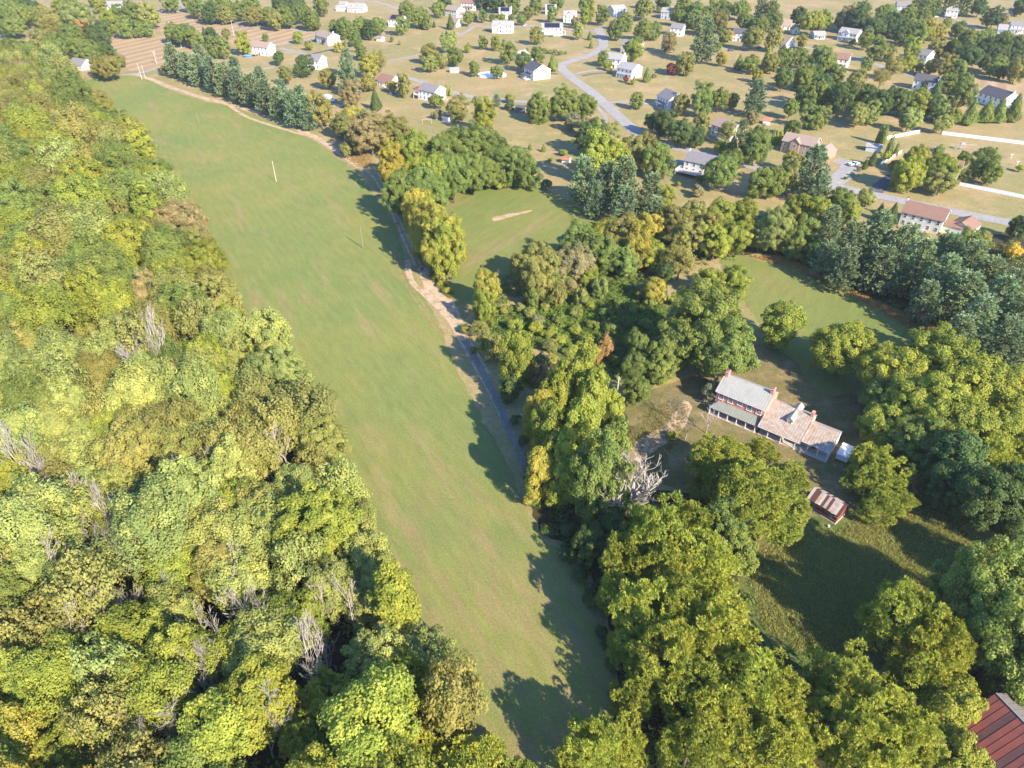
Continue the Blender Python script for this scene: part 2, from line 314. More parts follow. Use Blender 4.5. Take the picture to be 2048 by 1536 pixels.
DRIVES = [([(560,96),(590,104),(610,108)], 4, 'road'), ([(519,140),(550,134)], 3, 'road'), ([(775,123),(800,118),(850,106)], 2.2, 'road'),
          ([(1188,208),(1200,220),(1211,236),(1210,248)], 2.2, 'road'), ([(1150,148),(1180,142),(1225,140)], 3, 'road'), ([(1165,152),(1190,147),(1225,146)], 2.2, 'asphalt'),
          ([(1115,148),(1090,146)], 3, 'asphalt'), ([(1210,205),(1250,204),(1300,208)], 3, 'road'), ([(1742,392),(1762,372),(1788,352)], 6, 'asphalt'),
          ([(1668,366),(1690,346),(1700,330),(1672,320)], 8, 'road'), ([(1330,322),(1370,324),(1400,330)], 5, 'road'), ([(918,72),(935,62),(950,52)], 3, 'road'),
          ([(1870,6),(1890,30),(1930,45),(1960,60),(2040,70)], 4, 'road'), ([(655,205),(680,212),(700,205)], 4, 'dirt'), ([(610,112),(650,102),(680,98),(740,110)], 3, 'asphalt')]
for px, w, m in DRIVES: ribbon('driveway', px, w, 0.065, M[m])

# ------------------------------------------------------------------ tree shapes (each kind built once, meshes shared by its copies)
def cards_mesh(name, P, T, B, var, mat):
    n = len(P); V = np.empty((n, 4, 3), np.float32)
    V[:, 0] = P + T; V[:, 1] = P + B; V[:, 2] = P - T; V[:, 3] = P - B
    me = bpy.data.meshes.new(name); me.vertices.add(4 * n); me.vertices.foreach_set('co', V.ravel())
    me.loops.add(4 * n); me.loops.foreach_set('vertex_index', np.arange(4 * n, dtype=np.int32))
    me.polygons.add(n); me.polygons.foreach_set('loop_start', np.arange(0, 4 * n, 4, dtype=np.int32))
    me.update(calc_edges=True)
    a = me.attributes.new('var', 'FLOAT', 'FACE'); a.data.foreach_set('value', np.clip(var, 0, 1).astype(np.float32))
    me.materials.append(mat); return me
def unit(a): return a / np.maximum(np.linalg.norm(a, axis=-1, keepdims=True), 1e-6)
def rand_dirs(rg, n): return unit(rg.normal(size=(n, 3)))
def frame(Nm, rg):
    T = unit(np.cross(Nm, rg.normal(size=Nm.shape))); return T, np.cross(Nm, T)
def crown_points(rg, Rc, b, zc, n, rc, low=-0.55):
    D = rand_dirs(rg, n * 3); D = D[D[:, 2] > low][:n]
    lob = rand_dirs(rg, 9); amp = rg.uniform(-0.40, 0.34, 9)
    k = 1 + sum(a * np.clip(D @ l, 0, 1) ** 4 for a, l in zip(amp, lob))
    u = rg.random(len(D)); r = np.where(u < 0.6, rg.uniform(0.80, 1.05, len(D)), np.where(u < 0.88, rg.uniform(0.35, 0.8, len(D)), rg.uniform(1.05, 1.2, len(D))))
    C = D * (r * k)[:, None] * np.array([Rc - rc * 0.7, Rc - rc * 0.7, b - rc * 0.7]) + np.array([0, 0, zc])
    return C, D
def crown_broad(name, Rc, b, zc, n, rc, per, l, w, seed, low=-0.55, zs=0.85):
    rg = np.random.default_rng(seed); C, D = crown_points(rg, Rc, b, zc, n, rc, low)
    rad = rc * rg.uniform(0.5, 1.5, len(C)); cv = rg.uniform(0.1, 0.9, len(C))
    cnt = np.maximum(12, (per * (rad / rc) ** 1.6).astype(int))
    idx = np.repeat(np.arange(len(C)), cnt); d = rand_dirs(rg, len(idx))
    d = unit(d + 0.40 * D[idx] + np.array([0, 0, 0.2]))
    rr = rad[idx] * 1.25 * rg.random(len(idx)) ** 0.45
    P = C[idx] + d * rr[:, None] * np.array([1, 1, zs])
    Nm = unit(d * 0.8 + 0.35 * D[idx] + 0.75 * rand_dirs(rg, len(idx)) + np.array([0, 0, 0.4])); T, B = frame(Nm, rg)
    s = rg.uniform(0.65, 1.35, len(idx))[:, None]
    return cards_mesh(name, P, T * s * l / 2, B * s * w / 2, cv[idx] + rg.normal(0, 0.16, len(idx)), M['leaf']), C
def crown_star(name, Rc, b, zc, n, rc, per, l, w, seed, low=-0.5):
    """compound leaves radiating from twig ends"""
    rg = np.random.default_rng(seed); C, D = crown_points(rg, Rc, b, zc, n, rc, low)
    rad = rc * rg.uniform(0.6, 1.3, len(C)); cv = rg.uniform(0.15, 0.85, len(C))
    k = 9; m = max(1, per // k)
    idx = np.repeat(np.arange(len(C)), m); d = unit(rand_dirs(rg, len(idx)) + 0.5 * D[idx] + np.array([0, 0, 0.3]))
    tw = C[idx] + d * (rad[idx] * rg.uniform(0.55, 1.05, len(idx)))[:, None]; tv = cv[idx] + rg.normal(0, 0.16, len(idx))
    i2 = np.repeat(np.arange(len(tw)), k); dd = unit(rand_dirs(rg, len(i2)) + 0.9 * d[i2] + np.array([0, 0, 0.1]))
    s = rg.uniform(0.7, 1.25, len(i2))[:, None] * l
    Bd = unit(np.cross(dd, rg.normal(size=dd.shape) + np.array([0, 0, 1.5]))) 
    # lay the blades mostly flat: blade width direction horizontal
    Bh = unit(np.cross(dd, np.array([0, 0, 1.0]))); Bd = unit(Bh + 0.5 * Bd)
    P = tw[i2] + dd * s * 0.5
    return cards_mesh(name, P, dd * s * 0.5, Bd * (w / 2) * rg.uniform(0.7, 1.3, len(i2))[:, None], tv[i2] + rg.normal(0, 0.08, len(i2)), M['leaf']), C
def trunk_mesh(name, C, zc, b, r0, seed, limbs=9):
    rg = random.Random(seed); m = MB(); top = zc + b * 0.45
    pts = [(0, 0, -0.2)]; x = y = 0.0
    for i in range(1, 6): x += rg.uniform(-1, 1) * r0 * 0.8; y += rg.uniform(-1, 1) * r0 * 0.8; pts.append((x, y, top * i / 5))
    m.tube(pts, [r0 * 1.25, r0, r0 * 0.85, r0 * 0.65, r0 * 0.42, r0 * 0.15], 7)
    for c in rg.sample(list(C), min(limbs, len(C))):
        c = Vector(c); k = rg.uniform(0.3, 0.75); s = Vector(pts[0]).lerp(Vector(pts[5]), k); s.x = pts[int(k * 5)][0]; s.y = pts[int(k * 5)][1]
        mid = s.lerp(c, 0.5) + Vector((0, 0, -0.06 * (c - s).length))
        m.tube([s, mid, c], [r0 * 0.4, r0 * 0.24, r0 * 0.07], 5)
    return m.mesh(name, M['bark'])
PROTO = {}
def add_proto(kind, R0, H0, vis, crown, trunk): PROTO.setdefault(kind, []).append((R0, H0, vis, crown, trunk))
def mk_broad(kind, Rc, asp, clear, n, rc, per, l, w, seed, star=False, low=-0.55, limbs=9):
    b = Rc * asp; zc = clear + b
    f = crown_star if star else crown_broad
    c, C = f('crown', Rc, b, zc, n, rc, per, l, w, seed, low, *([1.35] if kind.startswith('forest') else []))
    add_proto(kind, Rc, zc + b, zc, c, trunk_mesh('trunk', C, zc, b, 0.035 * Rc + 0.07, seed, limbs))
for i in range(5): mk_broad('broad_M', 4.6, 1.0 + 0.14 * (i % 3), 0.9, 135, 0.80, 160, 0.37, 0.24, 100 + i, low=-0.92)
for i in range(3): mk_broad('broad_L', 8.2, 0.92, 1.2, 330, 1.0, 165, 0.43, 0.28, 120 + i, low=-0.9, limbs=14)
for i in range(3): mk_broad('broad_S', 2.4, 1.0, 0.4, 60, 0.55, 75, 0.34, 0.24, 140 + i, low=-0.9, limbs=6)
for i in range(3): mk_broad('walnut_M', 4.8, 0.92, 1.6, 100, 0.9, 216, 0.48, 0.145, 160 + i, star=True, low=-0.8)
for i in range(3): mk_broad('walnut_L', 8.0, 0.86, 1.8, 250, 1.1, 243, 0.52, 0.155, 180 + i, star=True, low=-0.8, limbs=14)
for i in range(6): mk_broad('forest_M', 4.9, (1.0, 1.35, 1.15)[i % 3], 3.6, (150, 120, 175)[i % 3], (0.82, 0.95, 0.7)[i % 3], 155, 0.36, 0.23, 200 + i, low=-0.6)
for i in range(2): mk_broad('poplar_M', 3.2, 2.1, 0.6, 130, 0.75, 130, 0.36, 0.25, 220 + i, low=-0.95)
for i in range(3): mk_broad('thin_M', 4.2, 1.0, 1.4, 110, 0.75, 56, 0.34, 0.22, 230 + i, low=-0.7, limbs=60)
for i in range(3): mk_broad('shrub', 1.6, 0.8, 0.02, 36, 0.45, 70, 0.30, 0.21, 240 + i, low=-0.3, limbs=4)

def mk_pine(kind, H, Rm, seed, tuft=11, bare=0.1, droop=0.0):
    rg = np.random.default_rng(seed); tr = MB(); r0 = 0.018 * H
    tr.tube([(0, 0, -0.2), (0, 0, H * 0.5), (0, 0, H * 0.97)], [r0, r0 * 0.6, 0.03], 6)
    P = []; D = []; V = []; z = H * bare
    while z < H * 0.97:
        t = (z / H - bare) / (1 - bare); L = Rm * (1 - t) ** 0.48 * (0.55 + 0.45 * min(1, t * 4 + 0.3)); nb = rg.integers(4, 7); a0 = rg.uniform(0, 6.28)
        for j in range(nb):
            a = a0 + 6.283 * j / nb + rg.uniform(-0.3, 0.3); Lj = L * rg.uniform(0.65, 1.12); bv = rg.uniform(0.2, 0.8)
            up = 0.25 + 0.5 * t - droop
            dirv = np.array([math.cos(a), math.sin(a), 0]); end = dirv * Lj + np.array([0, 0, Lj * up * 0.5])
            tr.tube([(0, 0, z), tuple(np.array([0, 0, z]) + end * 0.95)], [0.06, 0.02], 4, False)
            k = max(2, int(Lj * 1.9))
            for q in range(k):
                f = 0.3 + 0.7 * (q + rg.uniform(0, 1)) / k
                side = np.array([-dirv[1], dirv[0], 0]) * rg.uniform(-0.42, 0.42) * Lj * f * 0.75
                base = np.array([0, 0, z]) + end * f + side + np.array([0, 0, 0.16 * Lj * f * f + rg.uniform(-0.12, 0.12)])
                td = unit(dirv * 0.9 + np.array([0, 0, 0.55]) + side * 0.4)
                dd = unit(rand_dirs(rg, tuft) * 0.75 + td)
                P.append(np.repeat(base[None], tuft, 0)); D.append(dd); V.append(np.full(tuft, bv) + rg.normal(0, 0.1, tuft))
        z += rg.uniform(0.55, 0.85) * (H / 15) ** 0.5
    P = np.concatenate(P); D = np.concatenate(D); V = np.concatenate(V); s = rg.uniform(0.75, 1.2, len(P))[:, None] * 0.78
    B = unit(np.cross(D, np.array([0, 0, 1.0]) + 0.6 * rg.normal(size=D.shape)))
    me = cards_mesh('crown', P + D * s * 0.5, D * s * 0.5, B * 0.17, V, M['needle'])
    add_proto(kind, Rm, H, H * 0.52, me, tr.mesh('trunk', M['bark']))
for i in range(4): mk_pine('pine', 13.5 + 0.8 * i, 5.0 + 0.15 * i, 300 + i, tuft=14, bare=0.05)
def mk_cone(kind, H, Rm, n, l, w, seed, power=0.8, base=0.03, lump=0.12):
    rg = np.random.default_rng(seed); u = rg.random(n); t = 1 - np.sqrt(u * 0.995); a = rg.uniform(0, 6.283, n)
    lob = 1 + lump * np.sin(a * 3 + t * 9 + seed) + lump * np.sin(a * 7 - t * 14) * 0.7
    prof = np.minimum(1, (t + 0.02) * 9) * (1 - t) ** power
    r = Rm * prof * lob * rg.uniform(0.72, 1.04, n)
    P = np.stack([np.cos(a) * r, np.sin(a) * r, H * (base + t * (1 - base))], 1)
    Nm = unit(np.stack([np.cos(a), np.sin(a), np.full(n, 0.35)], 1) + 0.5 * rand_dirs(rg, n))
    up = unit(np.array([0, 0, 1.0]) + 0.5 * rand_dirs(rg, n)); T = unit(np.cross(np.cross(Nm, up), Nm)); B = np.cross(Nm, T)
    me = cards_mesh('crown', P, T * l / 2 * rg.uniform(0.7, 1.3, n)[:, None], B * w / 2, 0.5 + 0.3 * np.sin(a * 5 + t * 17) + rg.normal(0, 0.15, n), M['needle'])
    m = MB(); m.tube([(0, 0, -0.1), (0, 0, H * 0.8)], [0.02 * H, 0.03], 6)
    add_proto(kind, Rm, H, H * 0.42, me, m.mesh('trunk', M['bark']))
for i in range(2): mk_cone('cedar', 8.0, 2.7, 4200, 0.42, 0.2, 330 + i)
mk_cone('arborvitae', 6.0, 1.05, 1800, 0.34, 0.16, 340, 0.45, 0.02, 0.06)

def dead_mesh(name, H, spread, seed, forks=3, r0=0.2, lean=0.1):
    rg = random.Random(seed); m = MB(); twigs = MB()
    def grow(p, d, L, r, lev):
        n = 3; pts = [p]; dd = d.copy(); q = p.copy()
        for i in range(n):
            dd = (dd + Vector((rg.uniform(-1, 1), rg.uniform(-1, 1), rg.uniform(-0.2, 0.7))) * (0.09 + 0.05 * lev)).normalized()
            q = q + dd * L / n; pts.append(q.copy())
        (m if lev < 1 else twigs).tube(pts, [r, r * 0.85, r * 0.7, max(0.012, r * 0.5)], 6 if lev < 2 else 3, False)
        if lev >= 5: return
        k = forks if lev == 0 else rg.randint(2, 4) if lev < 4 else rg.randint(2, 3)
        for j in range(k):
            a = rg.uniform(0, 6.283); side = Vector((math.cos(a), math.sin(a), 0))
            nd = (dd + side * spread * rg.uniform(0.4, 1.1)).normalized(); nd.z = max(nd.z, 0.0 if spread > 0.7 else 0.25)
            grow(pts[rg.choice([1, 2, 3, 3])], nd.normalized(), L * rg.uniform(0.5, 0.78), max(0.022, r * 0.56), lev + 1)
    grow(Vector((0, 0, -0.2)), Vector((rg.uniform(-lean, lean), rg.uniform(-lean, lean), 1)).normalized(), H * 0.36, r0, 0)
    return m.mesh(name, M['deadwood']), twigs.mesh('branches', M['deadwood'])
for i in range(4):
    a, b = dead_mesh('trunk', 14.0, 0.5, 400 + i, 4, 0.17); add_proto('dead', 4.0, 14.0, 9.0, b, a)
for i in range(2):
    a, b = dead_mesh('trunk', 15.0, 0.95, 420 + i, 8, 0.55); add_proto('dead_wide', 6.5, 13.0, 8.0, b, a)

COLS = {'g': ((0.205, 0.255, 0.062), 'green'), 'dg': ((0.115, 0.165, 0.050), 'dark green'), 'lg': ((0.315, 0.345, 0.100), 'pale green'),
        'y': ((0.385, 0.350, 0.065), 'yellow-olive'), 'yg': ((0.295, 0.325, 0.055), 'yellow-green'), 'o': ((0.295, 0.285, 0.080), 'olive'),
        'bl': ((0.260, 0.335, 0.180), 'blue-green'), 'au': ((0.42, 0.27, 0.10), 'orange-brown'), 'red': ((0.22, 0.075, 0.065), 'dark red'),
        'gy': ((0.50, 0.38, 0.06), 'golden'), 'br': ((0.34, 0.29, 0.13), 'brownish'), 'w': ((0.315, 0.340, 0.055), 'yellow-olive'), 'gr': ((0.30, 0.30, 0.17), 'greyish')}
NAMES = {'broad': 'broadleaf_tree', 'walnut': 'walnut_tree', 'forest': 'woodland_tree', 'poplar': 'upright_tree', 'thin': 'sparse_tree', 'shrub': 'shrub',
         'pine': 'pine_tree', 'cedar': 'cedar_tree', 'arborvitae': 'arborvitae', 'dead': 'dead_tree', 'dead_wide': 'dead_tree'}
WORDS = {'broad': 'broadleaf tree', 'walnut': 'feathery-leaved tree', 'forest': 'woodland tree', 'poplar': 'tall upright tree', 'thin': 'thin-leaved tree', 'shrub': 'shrub',
         'pine': 'white pine', 'cedar': 'conical cedar', 'arborvitae': 'columnar evergreen', 'dead': 'bare dead tree', 'dead_wide': 'wide bare dead tree'}
TR = random.Random(5)
def place_tree(kind, loc, Rm, colr, hs=1.0, z_rot=None, label=None, group=None, name=None):
    fam = kind
    if kind in ('broad', 'walnut'):
        fam = kind + ('_L' if Rm > 6.3 else '_M' if (Rm > 3.2 or kind == 'walnut') else '_S')
    elif kind in ('forest', 'poplar', 'thin'): fam = kind + '_M'
    R0, H0, vis, cm, tm = TR.choice(PROTO[fam]); s = Rm / R0
    o = thing(name or NAMES[kind], loc, TR.uniform(0, 6.283) if z_rot is None else z_rot, label, 'dead tree' if kind.startswith('dead') else 'shrub' if kind == 'shrub' else 'tree', group)
    q = TR.uniform(0.88, 1.12) if not kind.startswith('dead') else 1.0; o.scale = (s * q, s / q, s * hs)
    link('trunk', tm, o)
    c = link('branches' if kind.startswith('dead') else 'crown', cm, o)
    b = COLS[colr][0]; k = TR.uniform(0.85, 1.15); h = TR.uniform(-0.07, 0.07)
    c.color = (b[0] * k * (1 + h), b[1] * k, b[2] * k * (1 - h), 1)
    return o
def tree_params(kind, Rpx, px, py, hs=1.0):
    """real size and stand of a tree whose crown shows at (px, py) with half-width Rpx"""
    fams = {'broad': (1.05, 0.17), 'walnut': (0.88, 0.28), 'poplar': (2.1, 0.2), 'thin': (1.0, 0.35), 'shrub': (0.8, 0.02)}
    zc = 4.0; Rm = 3.0
    for _ in range(4):
        p = at(px, py, zc); Rm = Rpx * depth(p) / FPX
        if kind in fams: a, cl = fams[kind]; zc = Rm * (a + cl)
        elif kind == 'pine': zc = Rm * 2.75 * 0.50
        elif kind == 'cedar': zc = Rm * 2.96 * 0.42
        elif kind == 'arborvitae': zc = Rm * 5.7 * 0.45
        elif kind == 'dead': zc = Rm * 2.2
        else: zc = Rm * 1.25
        zc *= hs
    return Vector((p.x, p.y, 0)), Rm

LANDMARKS = []      # (pixel x, pixel y, words)

# ------------------------------------------------------------------ houses
WCACHE = {}
def window_meshes(w, h):
    k = (round(w, 1), round(h, 1))
    if k not in WCACHE:
        f = MB(); c = 0.11
        f.box(-w/2 - c, w/2 + c, -0.07, 0.0, -h/2 - c, -h/2); f.box(-w/2 - c, w/2 + c, -0.07, 0.0, h/2, h/2 + c)
        f.box(-w/2 - c, -w/2, -0.07, 0.0, -h/2, h/2); f.box(w/2, w/2 + c, -0.07, 0.0, -h/2, h/2)
        f.box(-w/2, w/2, -0.05, 0.0, -0.03, 0.03); f.box(-0.02, 0.02, -0.045, 0.0, -h/2, -0.03); f.box(-0.02, 0.02, -0.045, 0.0, 0.03, h/2)
        p = MB(); p.box(-w/2, w/2, -0.02, 0.005, -h/2, h/2)
        WCACHE[k] = (f.mesh('window', M['trim']), p.mesh('pane', M['glass']))
    return WCACHE[k]
def window(parent, x, y, z, rz, w=0.95, h=1.45):
    fm, pm = window_meshes(w, h); o = link('window', fm, parent); o.location = (x, y, z); o.rotation_euler = (0, 0, rz); link('pane', pm, o); return o
def gable_walls(m, L, W, he, zr, x0=None, x1=None, yc=0.0):
    m.prism([(yc - W/2, 0), (yc + W/2, 0), (yc + W/2, he), (yc, zr), (yc - W/2, he)], -L/2 if x0 is None else x0, L/2 if x1 is None else x1)
def gable_roof(m, x0, x1, W, he, zr, ov=0.4, th=0.16, yc=0.0, gap=0.04):
    s = (zr - he) / (W / 2); ye = W/2 + ov; ze = he - s * ov + gap + th; zt = zr + gap + th
    m.slab((x0 - ov, yc - ye, ze), (x1 + ov, yc - ye, ze), (x1 + ov, yc, zt), (x0 - ov, yc, zt), th)
    m.slab((x0 - ov, yc, zt), (x1 + ov, yc, zt), (x1 + ov, yc + ye, ze), (x0 - ov, yc + ye, ze), th)
def house(r1, r2, zr, W, wall, roof, label, lm, L=None, he=None, chim=None, solar=False, porch=None, deck=None, front_gable=False, dormers=0, wing=None, name='house', cat='house', win=True, door=True, group='houses of the neighbourhood', dz=0):
    a, b = at(r1[0], r1[1], zr), at(r2[0], r2[1], zr); d = b - a; ang = math.atan2(d.y, d.x)
    W *= 1.08
    LL = (L * 1.06 if cat == 'house' else L) if L else max(6.0 if cat == 'house' else 2.5, min(15.0, d.length)); c = (a + b) / 2
    o = thing(name, (c.x, c.y, 0), ang, label, cat, group)
    LANDMARKS.append((*proj(Vector((c.x, c.y, zr * 0.5))), lm))
    he = he if he else (5.3 if zr > 7 else 3.0 if zr > 4.5 else zr * 0.68)
    m = MB(); gable_walls(m, LL, W, he, zr); m.build('wall', o, M[wall])
    m = MB(); gable_roof(m, -LL/2, LL/2, W, he, zr); ro = m.build('roof', o, M[roof])
    t = MB()   # white rake boards on the sunny gable
    ov = 0.4; s = (zr - he) / (W / 2); ye = W/2 + ov; ze = he - s * ov; x = LL/2 + ov
    for sg in (-1, 1):
        p, q = Vector((x + 0.02, sg * ye, ze)), Vector((x + 0.02, 0, zr + 0.02)); up = Vector((0, 0, 0.2)); dx = Vector((0.05, 0, 0))
        t.hexa([p, p + dx, q + dx, q], [p + up, p + dx + up, q + dx + up, q + up])
    t.build('rake_trim', o, M['trim'])
    def vis(n):
        w = Matrix.Rotation(ang, 3, 'Z') @ Vector(n); cc = Vector((-c.x, -c.y, CAM_H - 4)); return w.dot(cc) > 0
    levels = [1.6, 4.15] if he > 4.5 else [1.55]
    if win and cat == 'house':
        for sg in (-1, 1):
            if vis((0, sg, 0)):
                n = max(2, int(LL // 2.7))
                for zz in levels:
                    for i in range(n):
                        xx = (i + 0.5) / n * LL - LL / 2
                        if zz < 2 and i == n // 2 and door: continue
                        window(o, xx, sg * W / 2, zz, 0 if sg < 0 else math.pi)
                if door:
                    dm = MB(); xx = (n // 2 + 0.5) / n * LL - LL / 2; dm.box(xx - 0.5, xx + 0.5, sg * W/2 - 0.05, sg * W/2 + 0.05, 0.05, 2.15)
                    dd = dm.build('door', o, M['door'])
        for sg in (-1, 1):
            if vis((sg, 0, 0)):
                for zz in levels:
                    for yy in (-W * 0.24, W * 0.24): window(o, sg * LL / 2, yy, zz, math.pi / 2 if sg > 0 else -math.pi / 2)
    fs = -1 if vis((0, -1, 0)) else 1
    if chim:
        cm = MB(); xx = chim * (LL / 2 + 0.32); cm.box(xx - 0.3, xx + 0.3, -0.75, 0.75, 0, zr * 0.6); cm.box(xx - 0.28, xx + 0.28, -0.45, 0.45, zr * 0.6, zr + 1.1)
        ch = cm.build('chimney', o, M['white'] if wall in ('white', 'cream', 'bluegrey') else M['brickfar'])
        k = MB(); k.box(xx - 0.36, xx + 0.36, -0.53, 0.53, zr + 1.1, zr + 1.22); k.build('chimney_cap', ch, M['r_dark'])
    if solar:
        s = (zr - he) / (W / 2); sl = math.hypot(W/2, zr - he); rows, cols = 2, max(4, int(LL * 0.8 // 1.1))
        pm = MB(); pm.box(-0.5, 0.5, -sl * 0.21, sl * 0.21, 0, 0.04); me = pm.mesh('solar_panel', M['solar'])
        for i in range(cols):
            for j in range(rows):
                p = link('solar_panel', me, ro); t_ = 0.29 + 0.44 * j
                p.location = ((i - (cols - 1) / 2) * 1.06, fs * W/2 * t_, zr - (zr - he) * t_ + 0.30); p.rotation_euler = (-fs * math.atan(s) , 0, 0)
    if front_gable:
        fg = MB(); w2 = W * 0.22; x0 = -LL * 0.08
        pts = [(x0 - w2, 0), (x0 + w2, 0), (x0 + w2, he), (x0, he + w2 * 0.85), (x0 - w2, he)]; y0, y1 = sorted((fs * W * 0.2, fs * (W / 2 + 0.9)))
        n = 5; fg.add([(x, y0, z) for x, z in pts] + [(x, y1, z) for x, z in pts], [tuple(range(n)), tuple(range(2 * n - 1, n - 1, -1))] + [((i + 1) % n, i, n + i, n + (i + 1) % n) for i in range(n)])
        bay = fg.build('front_bay', o, M[wall]); rf = MB(); ys = (0.0, fs * (W / 2 + 1.2)); ya, yb = min(ys), max(ys); za = he + w2 * 0.85 + 0.2; zb = he + 0.2 - 0.25
        rf.slab((x0 - w2 - 0.3, ya, zb), (x0, ya, za), (x0, yb, za), (x0 - w2 - 0.3, yb, zb), -0.14); rf.slab((x0, ya, za), (x0 + w2 + 0.3, ya, zb), (x0 + w2 + 0.3, yb, zb), (x0, yb, za), -0.14)
        rf.build('bay_roof', o, M[roof])
        for zz in levels: window(bay, x0, fs * (W / 2 + 0.9), zz, 0 if fs < 0 else math.pi, 1.2)
    for i in range(dormers):
        x0 = ((i + 0.5) / dormers - 0.5) * LL * 0.8; dm = MB(); t_ = 0.72; yf = fs * W / 2 * t_; zb = zr - (zr - he) * t_
        y0, y1 = sorted((yf, fs * W * 0.12)); dm.box(x0 - 0.65, x0 + 0.65, y0, y1, zb - 0.3, zb + 1.1)
        dd = dm.build('dormer', o, M['white']); rr = MB(); ya, yb = min(yf + fs * 0.2, 0), max(yf + fs * 0.2, 0)
        rr.slab((x0 - 0.85, ya, zb + 1.0), (x0, ya, zb + 1.65), (x0, yb, zb + 1.65), (x0 - 0.85, yb, zb + 1.0), -0.1); rr.slab((x0, ya, zb + 1.65), (x0 + 0.85, ya, zb + 1.0), (x0 + 0.85, yb, zb + 1.0), (x0, yb, zb + 1.65), -0.1)
        rr.build('dormer_roof', dd, M[roof]); window(dd, x0, yf, zb + 0.5, 0 if fs < 0 else math.pi, 0.7, 0.9)
    if porch:
        side, dep, ln, mat = porch     # side 'f' along the front, 'l'/'r' off a gable end
        pm = MB(); posts = []
        if side == 'f':
            y0, y1 = fs * W / 2, fs * (W / 2 + dep); x0, x1 = -ln / 2, ln / 2
            A, B_, C_, D_ = (x0, y1, 2.55), (x1, y1, 2.55), (x1, y0 + fs * 0.02, 3.25), (x0, y0 + fs * 0.02, 3.25)
            if fs < 0: pm.slab(A, B_, C_, D_, 0.14)
            else: pm.slab(D_, C_, B_, A, 0.14)
            posts = [(x0 + 0.1 + (ln - 0.2) * i / 4, y1 - fs * 0.15) for i in range(5)]; fl = (x0, x1, min(y0, y1), max(y0, y1))
        else:
            sg = -1 if side == 'l' else 1; x0, x1 = sorted((sg * LL / 2 + sg * 0.02, sg * (LL / 2 + dep))); y0, y1 = -ln / 2, ln / 2
            zl, zh = (2.55, 3.3) if sg < 0 else (3.3, 2.55)
            pm.slab((x0, y0, zl), (x1, y0, zh), (x1, y1, zh), (x0, y1, zl), 0.14)
            xe = x0 + 0.15 if sg < 0 else x1 - 0.15; posts = [(xe, y0 + 0.1 + (ln - 0.2) * i / 3) for i in range(4)]; fl = (x0, x1, y0, y1)
        pr = pm.build('porch_roof', o, M[roof]); f = MB(); f.box(fl[0], fl[1], fl[2], fl[3], 0.02, 0.32); f.build('porch_floor', o, M[mat])
        for x, y in posts: q = MB(); q.box(x - 0.09, x + 0.09, y - 0.09, y + 0.09, 0.32, 2.5); q.build('porch_post', o, M['trim'])
    if deck:
        x0, x1, y0, y1, z, mat = deck; dk = MB(); dk.box(x0, x1, y0, y1, z - 0.2, z); do = dk.build('deck', o, M['deck'])
        rl = MB()
        for (xa, ya, xb, yb) in ((x0, y0, x1, y0), (x1, y0, x1, y1), (x0, y0, x0, y1), (x0, y1, x1, y1)):
            n = max(2, int(math.hypot(xb - xa, yb - ya) / 0.35))
            for i in range(n + 1):
                x = xa + (xb - xa) * i / n; y = ya + (yb - ya) * i / n; rl.box(x - 0.04, x + 0.04, y - 0.04, y + 0.04, z + 0.01, z + 0.95)
            rl.box(min(xa, xb) - 0.05, max(xa, xb) + 0.05, min(ya, yb) - 0.05, max(ya, yb) + 0.05, z + 0.95, z + 1.02)
        rl.build('railing', do, M[mat])
        for x in (x0 + 0.1, x1 - 0.1):
            for y in (y0 + 0.1, y1 - 0.1): q = MB(); q.box(x - 0.08, x + 0.08, y - 0.08, y + 0.08, 0, z - 0.2); q.build('deck_post', do, M[mat])
    if wing:       # ridge pixels, ridge height, width: an attached garage with its own roof
        w1, w2, wz, ww = wing; wa, wb = at(w1[0], w1[1], wz), at(w2[0], w2[1], wz); inv = Matrix.Rotation(-ang, 3, 'Z')
        la, lb = inv @ (wa - Vector((c.x, c.y, 0))), inv @ (wb - Vector((c.x, c.y, 0))); dd = lb - la; wang = math.atan2(dd.y, dd.x); wl_ = max(6.5, dd.length); cc = (la + lb) / 2
        g_ = MB(); gable_walls(g_, wl_, ww, 2.9, wz); go = g_.build('garage', o, M[wall]); go.location = (cc.x, cc.y, 0); go.rotation_euler = (0, 0, wang)
        g_ = MB(); gable_roof(g_, -wl_/2, wl_/2, ww, 2.9, wz, 0.3); g_.build('garage_roof', go, M[roof])
        for sg in (-1, 1): window(go, sg * wl_ / 2, 0, 1.5, math.pi / 2 if sg > 0 else -math.pi / 2)
        k_ = MB(); lx = inv @ (Vector((0, 0, 0))); k_.box(min(LL/2 - 0.3, cc.x), max(LL/2 - 0.3, cc.x), -2.2, 2.0, 0, 2.9); k_.build('link_wall', o, M[wall])
        k_ = MB(); gable_roof(k_, min(LL/2 + 0.4, cc.x), max(LL/2 + 0.4, cc.x), 4.2, 2.9, 4.2, 0.25, yc=-0.1); k_.build('link_roof', o, M[roof])
    return o

